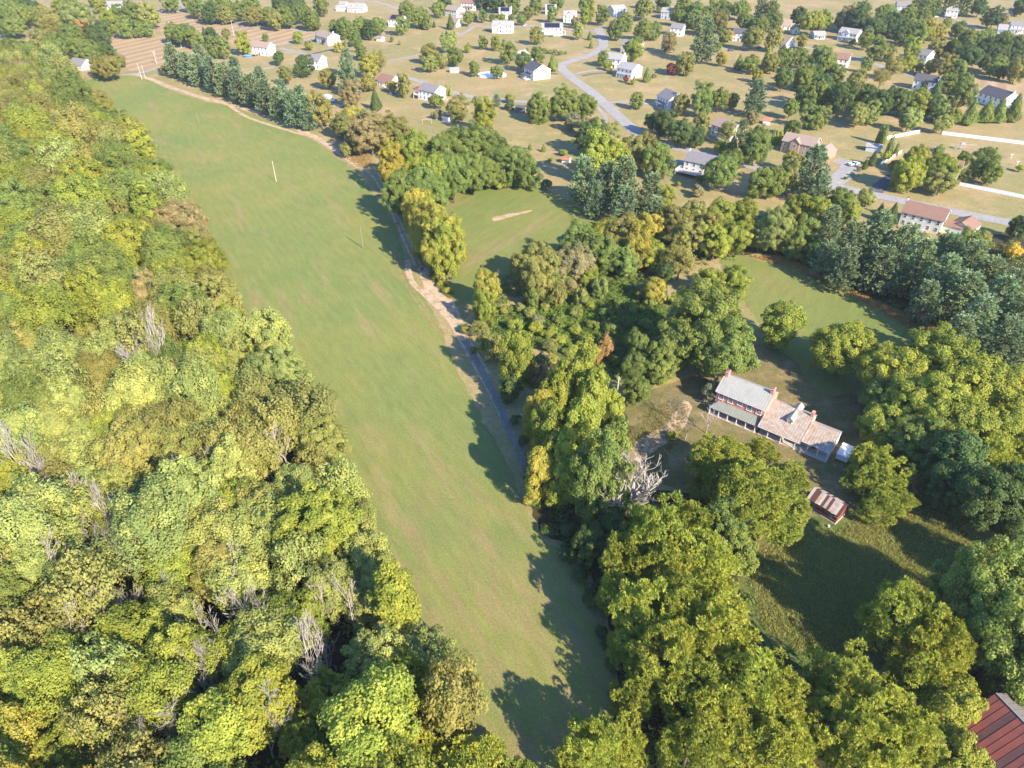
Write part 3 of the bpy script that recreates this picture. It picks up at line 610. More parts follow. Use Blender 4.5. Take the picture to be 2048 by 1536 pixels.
H = house
H((504,81.3),(541,85), 8, 8, 'white', 'r_tan', 'white colonial with brown back deck nearest the pine row', 'white colonial by the pine row', deck=(-6, 0, -8.5, -4.1, 1.2, 'deck'))
H((642,60),(666,66), 8, 10, 'cream', 'r_tan', 'tan-roofed pale house beside the bend of the upper lane', 'tan-roofed house at the bend', porch=('l', 2.5, 6, 'deck'), chim=1)
H((620,108),(643.5,110), 8, 9, 'white', 'r_grey', 'white house with bright blank gable behind the two dark round trees', 'white house behind the round trees')
H((696,5.6),(730,7), 6.5, 9, 'white', 'r_light', 'white cape house with two dormers at the top edge of the photo', 'dormered cape house', dormers=2, wing=((680,2),(694,3), 5, 6))
H((781.6,29),(808,31.5), 8, 9, 'white', 'r_brown', 'white house with solar panels on a brown roof behind dense pines', 'brown-roofed solar house', solar=True, porch=('r', 3, 6, 'deck'))
H((763.6,147),(790,153), 5.5, 9, 'white', 'r_brown', 'low bungalow with reddish brown roof right of the blue-green pines', 'reddish-roofed bungalow', porch=('f', 2, 6, 'deck'))
H((852.8,166.3),(874,170.5), 8, 9.5, 'white', 'r_grey', 'white two-storey house with a raised white deck, beside a pair of columnar evergreens', 'white house with raised deck', L=11, deck=(-9.3, -5.6, -6, 1.5, 2.3, 'trim'), porch=('l', 3, 5, 'deck'))
H((899,10),(919,13), 8, 10, 'cream', 'r_tan', 'large cream house with tan roof at the top, left of a row of small trees', 'large cream house', L=13, wing=((905,35),(918,37), 6, 7))
H((927,-3),(956,-1), 8, 10, 'white', 'r_brown', 'white house with long porch cut by the top edge of the photo', 'porched house at the top edge', porch=('f', 2.5, 10, 'deck'))
H((985,41),(1027,42), 8, 9, 'white', 'r_light', 'long white house with light grey roof and projecting front bay', 'light-roofed long house', L=15, front_gable=True)
H((998,14.6),(1022,14.6), 8, 9, 'white', 'r_light', 'white house with dark solar panels behind the long light-roofed house', 'solar house behind the long house', solar=True, chim=1)
H((1084,46),(1124,46), 8, 10, 'white', 'r_light', 'wide white house whose whole roof is dark solar panels, with back deck', 'wide solar house', L=15, solar=True, deck=(-4, 2, -9, -5.1, 1.2, 'trim'), porch=('r', 3, 5, 'deck'))
H((1091,9),(1112,9), 7, 9, 'cream', 'r_light', 'small pale house with solar roof at the top centre', 'small solar house', solar=True)
H((1127,21),(1153,21), 8, 9, 'white', 'r_light', 'white house with centre gable beside the shaded upper road', 'centre-gabled house', front_gable=True)
H((1222,11),(1247,9), 8, 10, 'bluegrey', 'r_light', 'light-roofed house, blue shade coloured into its walls, deep in the trees at the top centre', 'blue-shaded house in trees')  # wall colour holds the blue of its shaded left side
H((1069.7,123),(1079.5,127.5), 8.5, 11, 'white', 'r_dark', 'white gable-fronted house with dark roof and glazed sunroom inside the road bend', 'white house with sunroom', L=12, porch=('f', 4, 7, 'white'), chim=-1)
H((1033,103),(1047,100), 5.5, 8, 'white', 'r_light', 'small white outbuilding half hidden among trees behind the sunroom house', 'half-hidden outbuilding', L=9)
H((1222,105),(1239,107), 8, 10, 'white', 'r_light', 'white house half hidden by a big tree at the road bend', 'half-hidden white house', L=12, chim=1)
H((1248,123),(1273,128), 8, 10, 'white', 'r_light', 'white house with shaded blue porch and bright gable right of the road bend', 'bright-gabled house by the bend', L=11, porch=('f', 2.5, 9, 'deck'))
H((1335,177.5),(1353,186), 8.5, 10, 'white', 'r_grey', 'white house with dark front porch alone on the long lawn', 'lone house on the long lawn', L=11, porch=('f', 2.5, 8, 'deck'))
H((1248,78),(1284,82), 8, 9, 'beige', 'r_grey', 'grey-roofed house mostly hidden behind trees, with a white chimney', 'hidden house with white chimney', chim=1)
H((1345,46),(1369,48), 8, 9, 'white', 'r_grey', 'white house showing only its gable and roof among dense trees', 'gable among dense trees')
H((1326,14.6),(1346,16), 8, 9, 'bluegrey', 'r_light', 'house with blue shade coloured into its walls and white gable near the top edge', 'shaded blue house near the top')  # blue shade is put into the wall colour
H((1467,56),(1492,57), 8, 9, 'bluegrey', 'r_dark', 'dark-roofed house, blue shade coloured into its walls, behind the tall blue-green pine', 'dark-roofed blue-shaded house')  # walls coloured with the blue of their own shade
H((1564,39),(1584,40), 6.5, 9, 'cream', 'r_tan', 'pale house with tan roof and blue-shaded side at the top right', 'tan-roofed pale house', wing=((1590,49),(1594,52), 5.5, 6))
H((1571,71),(1583,73.5), 7, 9, 'white', 'r_tan', 'small house with blank white gable left of the upper right road', 'blank-gabled small house')
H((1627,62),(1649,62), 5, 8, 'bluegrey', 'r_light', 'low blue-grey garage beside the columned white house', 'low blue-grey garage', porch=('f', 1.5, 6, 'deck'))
H((1692,55),(1714,58), 8, 9, 'white', 'r_light', 'white house with two front gables and full porch under tall trees', 'twin-gabled white house', front_gable=True, porch=('f', 2.5, 11, 'deck'), L=13)
H((1657,103),(1702,108), 8, 9, 'cream', 'r_brown', 'cream house with long reddish brown roof and small white chimney', 'cream brown-roofed house', chim=-1)
H((1838,96),(1852,98.5), 8, 9, 'white', 'r_grey', 'white gabled house behind a round yellow-green tree', 'white gable behind a round tree', L=13)
H((1895,12),(1919,13.5), 8, 9, 'white', 'r_light', 'white house with tall white chimney on the open hill at the top right', 'white house on the open hill', chim=1, deck=(-4, 2, -8, -4.6, 1.5, 'trim'))
H((1795,2.6),(1819,3.5), 6, 10, 'bluegrey', 'r_grey', 'grey-roofed house at the top edge behind tall trees', 'grey roof at the top edge')
H((2002,48.6),(2014,49.5), 6, 8, 'bluegrey', 'r_light', 'small pale blue garage at the far upper right', 'pale blue garage')
H((2022,43),(2048,44), 7.5, 9, 'white', 'r_grey', 'white house at the right edge beside the pale blue garage', 'white house at the right edge', porch=('f', 2, 8, 'deck'))
H((2020,16),(2038,17.5), 5, 8, 'beige', 'r_tan', 'low tan-roofed house in the top right corner', 'tan house in the corner')
H((1835,146.6),(1879,152.5), 8, 9, 'white', 'r_dark', 'charcoal-roofed house with a blue-shaded long side and bright gable', 'charcoal-roofed house')
H((1974,169.6),(2031,186), 8.5, 10, 'white', 'r_dark', 'large dark-roofed white house at right behind a row of conical trees', 'large dark-roofed house', chim=1, L=15, front_gable=False)
H((1441.6,234),(1478.6,246), 8, 10, 'white', 'r_tan', 'tan-roofed house ringed by trees behind the shaded road', 'tree-ringed tan-roofed house', L=12, porch=('f', 2, 6, 'deck'))
H((1389,303),(1427,311), 8, 10, 'white', 'r_grey', 'grey-roofed house with railed deck and white chimney below the road', 'grey-roofed house with deck', L=12, chim=-1, deck=(-8, 3, -10.5, -5.1, 1.6, 'trim'), dormers=0)
H((1580,265),(1632.6,275), 8, 9, 'brickfar', 'r_tan', 'tan brick house with front gable and attached garage above the road', 'tan brick house', L=14, front_gable=True, wing=((1641.6,296),(1661,287), 5, 7.5))
H((1854,310),(1920.6,321), 7.5, 9, 'white', 'r_brown', 'brown-roofed white house behind two yellow-green yard trees', 'brown-roofed house behind yard trees', L=15)
H((1821.4,401.6),(1894,418), 8.2, 9.5, 'cream', 'r_brown', 'cream house with large brown roof, white gable and garage nearest the right pines', 'big brown-roofed house', L=13.5, chim=-1, wing=((1924,445),(1944.6,432), 5, 8), deck=(-3, 2, -8, -4.8, 0.6, 'trim'))
H((143,115),(175,119), 6, 9, 'white', 'r_grey', 'white house almost hidden in trees at the head of the field', 'hidden white house at the field head', L=11, porch=('f', 2, 6, 'deck'))
H((213,3),(255,2.5), 5.5, 12, 'white', 'r_light', 'long white farm building with pale roof at the top left', 'long white farm building', L=20)
H((1276,-2),(1293,-1), 7, 9, 'cream', 'r_tan', 'cream gable at the top edge right of the centre', 'cream gable at the top edge')
# sheds
S = dict(name='shed', cat='shed', group='garden sheds', win=False)
H((890.5,229),(899,231.5), 3.4, 3.2, 'white', 'r_grey', 'white garden shed with grey roof beside an olive yard tree', 'white garden shed', L=4.2, **S)
H((899,135),(918,135), 2.8, 3.2, 'white', 'r_light', 'low white shed left of the round swimming pool', 'low white shed', L=5.5, **S)
H((754.6,71.5),(766,73), 3.2, 4, 'white', 'r_tan', 'small pinkish shed beside parked cars behind the reddish bungalow', 'small pinkish shed', L=4.5, **S)
H((1528,235),(1541,236), 3, 3.6, 'white', 'terracotta', 'little white shed with orange-red roof on the green lawn', 'red-roofed shed', L=3.6, **S)
H((1034,210),(1050,211), 3.4, 4, 'barn_grey', 'r_dark', 'dark shed in the shade of two big round yard trees', 'dark shaded shed', L=5, **S)
H((1736,285.6),(1763,289), 3.2, 4.5, 'bluegrey', 'r_light', 'open-fronted pale shed beside tall columnar evergreens', 'open-fronted pale shed', L=6.5, **S)
H((1847,292),(1863,294), 3, 3.6, 'brickfar', 'r_brown', 'reddish brown shed with white door inside the white fence', 'reddish brown shed', L=4, **S)
H((1126,313),(1140,315), 2.6, 3, 'white', 'terracotta', 'tiny white and pink playhouse near the tall upright tree', 'pink playhouse', L=3.2, **S)
H((1950,18),(1958,18.5), 2.8, 3, 'white', 'r_light', 'tiny white shed on the tan hilltop lawn', 'tiny hilltop shed', L=3.5, **S)

# ------------------------------------------------------------------ the brick farmhouse
def farmhouse():
    ang = math.radians(-37.7); o = thing('farmhouse', (59.35, 141.65, 0), ang, 'old red brick farmhouse with grey metal roof and rusty-roofed wings', 'house')
    LANDMARKS.append((1490, 800, 'brick farmhouse'))
    L, W, he, zr = 12.6, 8.4, 5.95, 8.5
    m = MB(); gable_walls(m, L, W, he, zr); wl = m.build('wall', o, M['brickpink'])
    def seam_roof(m, x0, x1, ya, za, yb, zb, step, th=0.08):
        m.slab((x0, ya, za), (x1, ya, za), (x1, yb, zb), (x0, yb, zb), th)
        n = int((x1 - x0) / step)
        for i in range(n + 1):
            x = x0 + (x1 - x0) * i / n; d = 0.03
            m.hexa([(x - d, ya, za + 0.005), (x + d, ya, za + 0.005), (x + d, yb, zb + 0.005), (x - d, yb, zb + 0.005)], [(x - d, ya, za + 0.07), (x + d, ya, za + 0.07), (x + d, yb, zb + 0.07), (x - d, yb, zb + 0.07)])
    m = MB(); s = (zr - he) / (W / 2); seam_roof(m, -L/2 - 0.25, L/2 + 0.12, -W/2 - 0.45, he - s * 0.45 + 0.15, 0, zr + 0.15, 0.62)
    m.slab((-L/2 - 0.25, 0, zr + 0.15), (L/2 + 0.12, 0, zr + 0.15), (L/2 + 0.12, W/2 + 0.45, he - s * 0.45 + 0.15), (-L/2 - 0.25, W/2 + 0.45, he - s * 0.45 + 0.15), 0.08)
    rf = m.build('roof', o, M['tin'])
    m = MB(); m.box(-L/2 - 0.2, L/2 + 0.1, -W/2 - 0.5, -W/2 - 0.02, he - 0.32, he - 0.2); m.build('eave_board', o, M['trim'])
    for i in range(5):
        x = -L/2 + 1.35 + i * (L - 2.7) / 4
        w = MB(); ww, hh, c = 1.05, 1.75 if i != 2 else 1.2, 0.13
        w.box(-ww/2 - c, ww/2 + c, -0.09, 0, hh/2, hh/2 + c); w.box(-ww/2 - c - 0.05, ww/2 + c + 0.05, -0.14, 0, -hh/2 - c, -hh/2); w.box(-ww/2 - c, -ww/2, -0.09, 0, -hh/2, hh/2); w.box(ww/2, ww/2 + c, -0.09, 0, -hh/2, hh/2)
        w.box(-ww/2, ww/2, -0.06, 0, -0.04, 0.04)
        for q in (-1, 1): w.box(q * ww/6 - 0.022, q * ww/6 + 0.022, -0.05, 0, -hh/2, -0.04); w.box(q * ww/6 - 0.022, q * ww/6 + 0.022, -0.05, 0, 0.04, hh/2); w.box(-ww/2, ww/2, -0.044, 0, q * hh/4 - 0.02, q * hh/4 + 0.02)
        wo = w.build('window', o, M['trim']); wo.location = (x, -W/2, 4.6 if i != 2 else 4.75)
        pm = MB(); pm.box(-ww/2, ww/2, -0.02, 0.005, -hh/2, hh/2); pm.build('pane', wo, M['glass'])
    for x in (-L/2 + 0.45, L/2 - 0.38):
        m = MB(); m.box(x - 0.38, x + 0.38, -0.75, 0.75, zr - 1.2, zr + 1.25); m.box(x - 0.46, x + 0.46, -0.83, 0.83, zr + 1.0, zr + 1.15)
        ch = m.build('chimney', o, M['brickpink'])
        for y in (-0.35, 0.35): k = MB(); k.box(x - 0.16, x + 0.16, y - 0.2, y + 0.2, zr + 1.25, zr + 1.4); k.build('chimney_pot', ch, M['r_dark'])
    # front porch
    m = MB(); y0, y1 = -W/2 - 0.02, -W/2 - 3.0; x0, x1 = -L/2 - 0.2, L/2 - 0.3
    seam_roof(m, x0 + 1.2, x1 - 1.2, y1, 2.3, y0, 3.05, 0.62)
    m.add([(x0, y1, 2.3), (x0 + 1.2, y1, 2.3), (x0 + 1.2, y0, 3.05), (x0, y0, 2.3)], [(0, 1, 2), (0, 2, 3)]); m.add([(x1 - 1.2, y1, 2.3), (x1, y1, 2.3), (x1, y0, 2.3), (x1 - 1.2, y0, 3.05)], [(0, 1, 3), (1, 2, 3)])
    m.build('porch_roof', o, M['tin_green'])
    for i in range(6): m = MB(); x = x0 + 0.3 + (x1 - x0 - 0.6) * i / 5; m.box(x - 0.1, x + 0.1, y1 + 0.15, y1 + 0.35, 0.25, 2.22); m.build('porch_post', o, M['trim'])
    m = MB(); m.box(x0, x1, y1, y0 + 0.01, 0.02, 0.25); m.build('porch_floor', o, M['deck'])
    # middle wing with long front slope, dormers, end chimney
    x0, x1, yr, zw, yf, zf, yb = L/2 + 0.02, 16.5, 0.4, 5.9, -7.3, 2.75, 3.9
    m = MB(); m.prism([(-4.6, 0), (yb, 0), (yb, 3.9), (yr, zw), (-4.6, 3.85)], x0, x1); m.build('wing_wall', o, M['cream'])
    m = MB(); seam_roof(m, x0, x1 + 0.15, yf, zf, yr, zw + 0.14, 0.62); m.slab((x0, yr, zw + 0.14), (x1 + 0.15, yr, zw + 0.14), (x1 + 0.15, yb + 0.3, 3.9), (x0, yb + 0.3, 3.9), 0.08)
    wr = m.build('wing_roof', o, M['tin_rust'])
    m = MB(); m.box(x0, x1 + 0.1, yf - 0.04, yf + 0.12, zf - 0.26, zf - 0.1); m.build('eave_board', o, M['trim'])
    for sg, yd in ((-1, -3.7), (1, 3.2)):
        m = MB(); xd = 12.4; zb = 3.9 if sg < 0 else 4.1; a, b = sorted((yd, yr - sg * -0.2)); m.box(xd - 0.75, xd + 0.75, a, b, zb - 0.2, zb + 1.35)
        m.add([(xd - 0.75, yd, zb + 1.35), (xd + 0.75, yd, zb + 1.35), (xd, yd, zb + 2.0)], [(0, 1, 2)])
        dm = m.build('dormer', o, M['cream']); m = MB(); a, b = min(yd - 0.2, yr) if sg < 0 else yr, yr if sg < 0 else yd + 0.2
        m.slab((xd - 0.95, a, zb + 1.2), (xd, a, zb + 2.1), (xd, b, zb + 2.1), (xd - 0.95, b, zb + 1.2), -0.09); m.slab((xd, a, zb + 2.1), (xd + 0.95, a, zb + 1.2), (xd + 0.95, b, zb + 1.2), (xd, b, zb + 2.1), -0.09)
        m.build('dormer_roof', dm, M['tin'])
        if sg < 0: window(dm, xd, yd, zb + 0.65, 0, 0.7, 1.0)
    m = MB(); m.box(x1 - 0.62, x1 + 0.02, -0.1, 0.9, 4.5, zw + 1.3); m.box(x1 - 0.7, x1 + 0.1, -0.18, 0.98, zw + 1.05, zw + 1.18); m.build('chimney', o, M['brickpink'])
    # far wing
    X0, X1, yr3, z3, yf3, zf3 = 16.62, 23.4, -0.5, 4.6, -6.1, 2.75
    m = MB(); m.prism([(-3.8, 0), (2.4, 0), (2.4, 3.2), (yr3, z3), (-3.8, 3.2)], X0, X1 - 0.1); m.build('end_wall', o, M['white'])
    m = MB(); seam_roof(m, X0 + 0.06, X1, yf3, zf3, yr3, z3 + 0.12, 0.62); m.slab((X0 + 0.06, yr3, z3 + 0.12), (X1, yr3, z3 + 0.12), (X1, 2.7, 3.1), (X0 + 0.06, 2.7, 3.1), 0.08); m.build('end_roof', o, M['tin_rust'])
    m = MB(); m.box(X0 + 0.1, X1 - 0.05, yf3 - 0.05, yf3 + 0.1, zf3 - 0.26, zf3 - 0.1); m.build('eave_board', o, M['trim'])
    for x in (9.0, 12.2, 15.6): m = MB(); m.box(x - 0.1, x + 0.1, yf + 0.2, yf + 0.4, 0, zf - 0.02); m.build('porch_post', o, M['trim'])
    for x in (18.4, 20.8, 23.1): m = MB(); m.box(x - 0.09, x + 0.09, yf3 + 0.2, yf3 + 0.38, 0, zf3 - 0.02); m.build('porch_post', o, M['trim'])
    m = MB(); m.box(x0 + 0.3, X1, -7.0, -4.0, 0.03, 0.16); m.build('porch_floor', o, M['deck'])
    for x in (8.5, 11, 14): window(o, x, -4.6, 1.6, 0)
    m = MB(); m.box(18.8, 19.8, -3.86, -3.74, 0.05, 2.1); m.build('door', o, M['door'])
farmhouse()

def red_shed():
    ang = math.radians(-48); o = thing('red_shed', (68.15, 106.9, 0), ang, 'weathered red board shed with patchy rusty roof in the tall grass', 'shed')
    LANDMARKS.append((1655, 1020, 'red board shed'))
    L, W, he, zr = 6.9, 4.5, 2.75, 4.25; m = MB(); gable_walls(m, L, W, he, zr); wl = m.build('wall', o, M['barn_wood'])
    m = MB(); m.box(-L/2 - 0.06, L/2 + 0.06, -W/2 - 0.06, W/2 + 0.06, 0, 0.35); m.build('stone_base', o, M['cream'])
    rg = random.Random(3); n = 12; w = (L + 0.5) / n; s = (zr - he) / (W / 2)
    for i in range(n):
        x0 = -L/2 - 0.25 + i * w
        for sg in (-1, 1):
            m = MB(); e = rg.uniform(0, 0.02); ye = W/2 + 0.25 + rg.uniform(-0.06, 0.06); ze = he - s * (ye - W/2) + 0.12 + e; zt = zr + 0.12 + e
            if sg < 0: m.slab((x0, -ye, ze), (x0 + w * 0.97, -ye, ze), (x0 + w * 0.97, 0, zt), (x0, 0, zt), 0.04)
            else: m.slab((x0, 0, zt), (x0 + w * 0.97, 0, zt), (x0 + w * 0.97, ye, ze), (x0, ye, ze), 0.04)
            m.build('roof_panel', o, M[rg.choice(['tin_rust', 'tin_rust', 'deck', 'barn_red2'])])
    m = MB(); m.box(-L/2, L/2, -W/2 - 0.03, -W/2 - 0.005, 2.0, 2.08); m.box(-L/2, L/2, -W/2 - 0.03, -W/2 - 0.005, 0.9, 0.98); m.build('batten', o, M['beige'])
    for x in (-1.8, 2.0): m = MB(); m.box(x - 0.35, x + 0.35, -W/2 - 0.05, -W/2 - 0.004, 1.1, 1.9); m.build('window', o, M['blue'])
    m = MB(); m.tube([(0, 0, 0), (0, 0, 0.45)], [0.2, 0.24], 12); b = m.build('bucket', None, M['paint_white']); p = at(1657, 1054); b.location = (p.x, p.y, 0.02); tag(b, 'white bucket on the grass in front of the red board shed', 'bucket')
red_shed()

def barn():
    ang = math.radians(-69.3); c = Vector((76.8, 60.1, 0)) + Vector((math.cos(ang), math.sin(ang), 0)) * 9.0
    o = thing('barn', c, ang, 'big barn with red standing-seam metal roof in the bottom right corner', 'barn'); LANDMARKS.append((2000, 1450, 'red-roofed barn'))
    L, W, he, zr = 18.0, 13.0, 4.2, 8.0; m = MB(); gable_walls(m, L, W, he, zr); m.build('wall', o, M['barn_wood'])
    n = 18; w = (L + 0.6) / n; s = (zr - he) / (W / 2); rg = random.Random(8)
    for i in range(n):
        x0 = -L/2 - 0.3 + i * w
        for sg in (-1, 1):
            m = MB(); e = rg.uniform(0, 0.03); ye = W/2 + 0.4; ze = he - s * 0.4 + 0.12 + e; zt = zr + 0.12 + e
            A = [(x0, -ye, ze), (x0 + w - 0.05, -ye, ze), (x0 + w - 0.05, 0, zt), (x0, 0, zt)]
            if sg > 0: A = [(x0, 0, zt), (x0 + w - 0.05, 0, zt), (x0 + w - 0.05, ye, ze), (x0, ye, ze)]
            m.slab(*A, 0.05)
            d = Vector((w - 0.05, 0, 0)); q = [Vector(A[1]), Vector(A[1]) + Vector((0.05, 0, 0)), Vector(A[2]) + Vector((0.05, 0, 0)), Vector(A[2])]
            m.hexa([p - Vector((0, 0, 0.05)) for p in q], [p + Vector((0, 0, 0.07)) for p in q])
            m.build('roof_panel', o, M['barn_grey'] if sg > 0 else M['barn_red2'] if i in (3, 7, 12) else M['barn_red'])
    m = MB(); m.box(-L/2 - 0.3, L/2 + 0.3, -0.12, 0.12, zr + 0.2, zr + 0.27); m.build('ridge_cap', o, M['steel'])
barn()

# ------------------------------------------------------------------ vehicles, poles, fences, yard things
def wheel_set(o, xs, y, r):
    t = MB(); t.tube([(0, -0.12, 0), (0, 0.12, 0)], [r, r], 12); t.add([(r * math.cos(a * math.pi / 6), -0.12, r * math.sin(a * math.pi / 6)) for a in range(12)], [tuple(range(12))]); tm = t.mesh('wheel', M['rubber'])
    h = MB(); h.tube([(0, -0.14, 0), (0, 0.14, 0)], [r * 0.55] * 2, 8); h.add([(r * .55 * math.cos(a * math.pi / 4), -0.14, r * .55 * math.sin(a * math.pi / 4)) for a in range(8)], [tuple(range(8))]); hm = h.mesh('rim', M['steel'])
    for x in xs:
        for s in (-1, 1): w = link('wheel', tm, o); w.location = (x, s * y, r); link('rim', hm, w)
def taper(m, x0, x1, y, z0, X0, X1, Y, z1): m.hexa([(x0, -y, z0), (x1, -y, z0), (x1, y, z0), (x0, y, z0)], [(X0, -Y, z1), (X1, -Y, z1), (X1, Y, z1), (X0, Y, z1)])
def car(px, py, ang, paint, label, kind='car'):
    p = at(px, py); o = thing({'car': 'parked_car', 'pickup': 'pickup_truck', 'box': 'box_truck'}[kind], (p.x, p.y, 0.085), math.radians(ang), label, {'car': 'car', 'pickup': 'truck', 'box': 'truck'}[kind], 'vehicles parked by the houses')
    m = MB(); g = MB()
    if kind == 'car':
        taper(m, -2.2, 2.2, 0.88, 0.3, -2.25, 2.2, 0.9, 0.62); taper(m, -2.25, 2.2, 0.9, 0.625, -2.1, 2.05, 0.82, 0.9); m.build('body', o, M[paint])
        taper(g, -1.7, 1.1, 0.78, 0.905, -1.1, 0.4, 0.64, 1.38); g.build('windows', o, M['glass']); r = MB(); taper(r, -1.12, 0.42, 0.66, 1.385, -1.0, 0.3, 0.6, 1.45); r.build('roof', o, M[paint]); wheel_set(o, (-1.35, 1.35), 0.8, 0.33)
    elif kind == 'pickup':
        taper(m, -2.8, 2.8, 0.95, 0.45, -2.8, 2.75, 0.97, 0.95); taper(m, 1.2, 2.75, 0.95, 0.955, 1.2, 2.6, 0.85, 1.15); m.box(-2.8, -2.7, -0.95, 0.95, 0.955, 1.3); m.box(-2.7, -0.6, -0.96, -0.88, 0.955, 1.3); m.box(-2.7, -0.6, 0.88, 0.96, 0.955, 1.3); m.build('body', o, M[paint])
        taper(g, -0.6, 1.2, 0.88, 0.955, -0.4, 0.6, 0.72, 1.65); g.build('windows', o, M['glass']); r = MB(); taper(r, -0.45, 0.62, 0.74, 1.655, -0.4, 0.5, 0.7, 1.74); r.build('roof', o, M[paint]); wheel_set(o, (-1.8, 1.8), 0.88, 0.4)
    else:
        m.box(-3.4, 1.0, -1.15, 1.15, 0.95, 3.3); m.build('cargo_box', o, M['paint_white']); c = MB(); taper(c, 1.1, 2.9, 1.0, 0.55, 1.1, 2.8, 1.0, 1.4); taper(c, 1.1, 2.3, 1.0, 1.405, 1.1, 1.9, 0.9, 2.25); c.build('cab', o, M[paint])
        g.box(2.12, 2.18, -0.8, 0.8, 1.5, 2.0); g.build('windscreen', o, M['glass']); ch = MB(); ch.box(-3.3, 1.1, -0.5, 0.5, 0.6, 0.95); ch.build('chassis', o, M['rubber']); wheel_set(o, (-2.3, 2.1), 0.95, 0.45)
    return o
car(660, 203, -35, 'paint_white', 'white box truck parked at the edge of the hedgerow', 'box')
car(1707, 331, 25, 'paint_white', 'white pickup truck on the drive beside the tan brick house', 'pickup')
car(739, 79, 10, 'paint_white', 'white car parked beside the small pinkish shed')
car(731, 74, 12, 'paint_red', 'red car parked behind a white car under dark trees')
car(836, 178, 15, 'paint_red', 'red car parked on the lawn left of the white house with deck')
car(786, 188, 20, 'paint_blue', 'blue car half hidden under trees beside the reddish bungalow')
car(972, 62, 5, 'paint_dark', 'dark car left of the long light-roofed house')
car(1050, 52, 80, 'paint_white', 'white van-like car on the drive between two long white houses')
car(1518, 97, 10, 'paint_blue', 'blue car in the shade behind the dark hedge trees')
car(1462, 102, 15, 'paint_dark', 'dark car beside the clipped lawn behind the tall pine')
car(1870, 35, 5, 'paint_white', 'white car beside the drive up to the hill house')

def pole(px, py, h, mat, label, arm=0.0, r=0.14, rz=0.4):
    p = at(px, py); o = thing('utility_pole', (p.x, p.y, 0), rz, label, 'pole', 'utility poles'); LANDMARKS.append((px, py, None))
    m = MB(); m.tube([(0, 0, -0.3), (0, 0, h * 0.5), (0, 0, h)], [r * 1.2, r, r * 0.8], 8); m.build('post', o, M[mat])
    if arm:
        m = MB(); m.box(-arm, arm, -0.07 - r, -r + 0.02, h - 0.75, h - 0.6); m.build('crossarm', o, M[mat])
        for x in (-arm * 0.9, 0, arm * 0.9): m = MB(); m.tube([(x, -r, h - 0.6), (x, -r, h - 0.3)], [0.05, 0.07], 6); m.build('insulator', o, M['steel'])
        if arm > 1.05: m = MB(); m.tube([(0.35, 0.2, h - 2.2), (0.35, 0.2, h - 1.3)], [0.24, 0.24], 10); m.build('transformer', o, M['steel'])
    return Vector((p.x, p.y, h - 0.4))
P1 = pole(726, 496, 8.4, 'pole', 'slim brown pole standing alone lowest in the hay field', r=0.14)
P2 = pole(552.7, 363, 9.0, 'pole_pale', 'pale bleached pole in the middle of the hay field', r=0.12)
P3 = pole(398, 247, 6.0, 'pole', 'thin dark pole near the head of the hay field', r=0.15)
P4 = pole(284, 159, 9.5, 'pole_pale', 'left pole of the pair at the lane mouth', 0)
P5 = pole(291, 158, 8.0, 'pole_pale', 'right pole of the pair at the lane mouth', 0, 0.12)
P6 = pole(314, 129, 8.5, 'pole_pale', 'pole with crossarm and transformer by the stubble field corner', 1.1)
P7 = pole(363, 95, 11.4, 'pole_pale', 'tall pale pole in the stubble field before the grove', 0.9)
P8 = pole(469, 75, 12.0, 'pole_pale', 'tall pale pole beside the upper lane above the white colonial', 0.9)
P9 = pole(563.6, 45, 11.0, 'pole_pale', 'pole with transformer against the dark wood at the top', 1.1)
P10 = pole(628, 17, 10.0, 'pole_pale', 'farthest pole of the line, at the end of the dark wood', 0.9)
P11 = pole(613, 60, 6.0, 'pole_pale', 'short pale pole at the edge of the upper lane', 0, 0.1)
P12 = pole(1232, 806, 8.5, 'pole_pale', 'pale pole behind yellow-green trees left of the farmhouse', 0.5, 0.15, 0.9)
P13 = pole(951, 637, 6.0, 'pole', 'short reddish pole beside the dirt lane bend', 0, 0.1)
P14 = pole(116, 125, 8.0, 'pole_pale', 'pole among trees beside the hidden white house', 0)
def cable(a, b, sag, label, off=(0, 0, 0), n=14, r=0.022):
    a = a + Vector(off); b = b + Vector(off); pts = []
    for i in range(n + 1): t = i / n; p = a.lerp(b, t); p.z -= sag * 4 * t * (1 - t); pts.append(p)
    m = MB(); m.tube(pts, [r] * (n + 1), 4); tag(m.build('power_line', None, M['wire']), label, 'power line', 'overhead wires')
cable(P6, P7, 1.0, 'overhead wire between transformer pole and the tall stubble field pole'); cable(P7, P8, 1.5, 'overhead wire from the stubble field pole to the upper lane pole')
cable(P8, P9, 1.4, 'overhead wire climbing past the dark wood to the transformer pole'); cable(P9, P10, 1.2, 'farthest overhead wire along the dark wood at the top')
cable(P6, P4, 0.5, 'overhead wire from transformer pole down to the lane mouth'); cable(P14, P6, 1.6, 'overhead wire crossing the trees at the head of the field')
for i, dz in enumerate((0, -0.7)):
    cable(P13 + Vector((0, 0, dz)), P12 + Vector((0, 0, dz)), 1.3, ('upper' if i == 0 else 'lower') + ' wire across the shaded clearing to the farmhouse pole', r=0.018)
    cable(P12 + Vector((0, 0, dz)), Vector((53.5, 137.5, 4.6 + dz)), 0.7, ('upper' if i == 0 else 'lower') + ' service wire from the pale pole to the farmhouse', r=0.018)

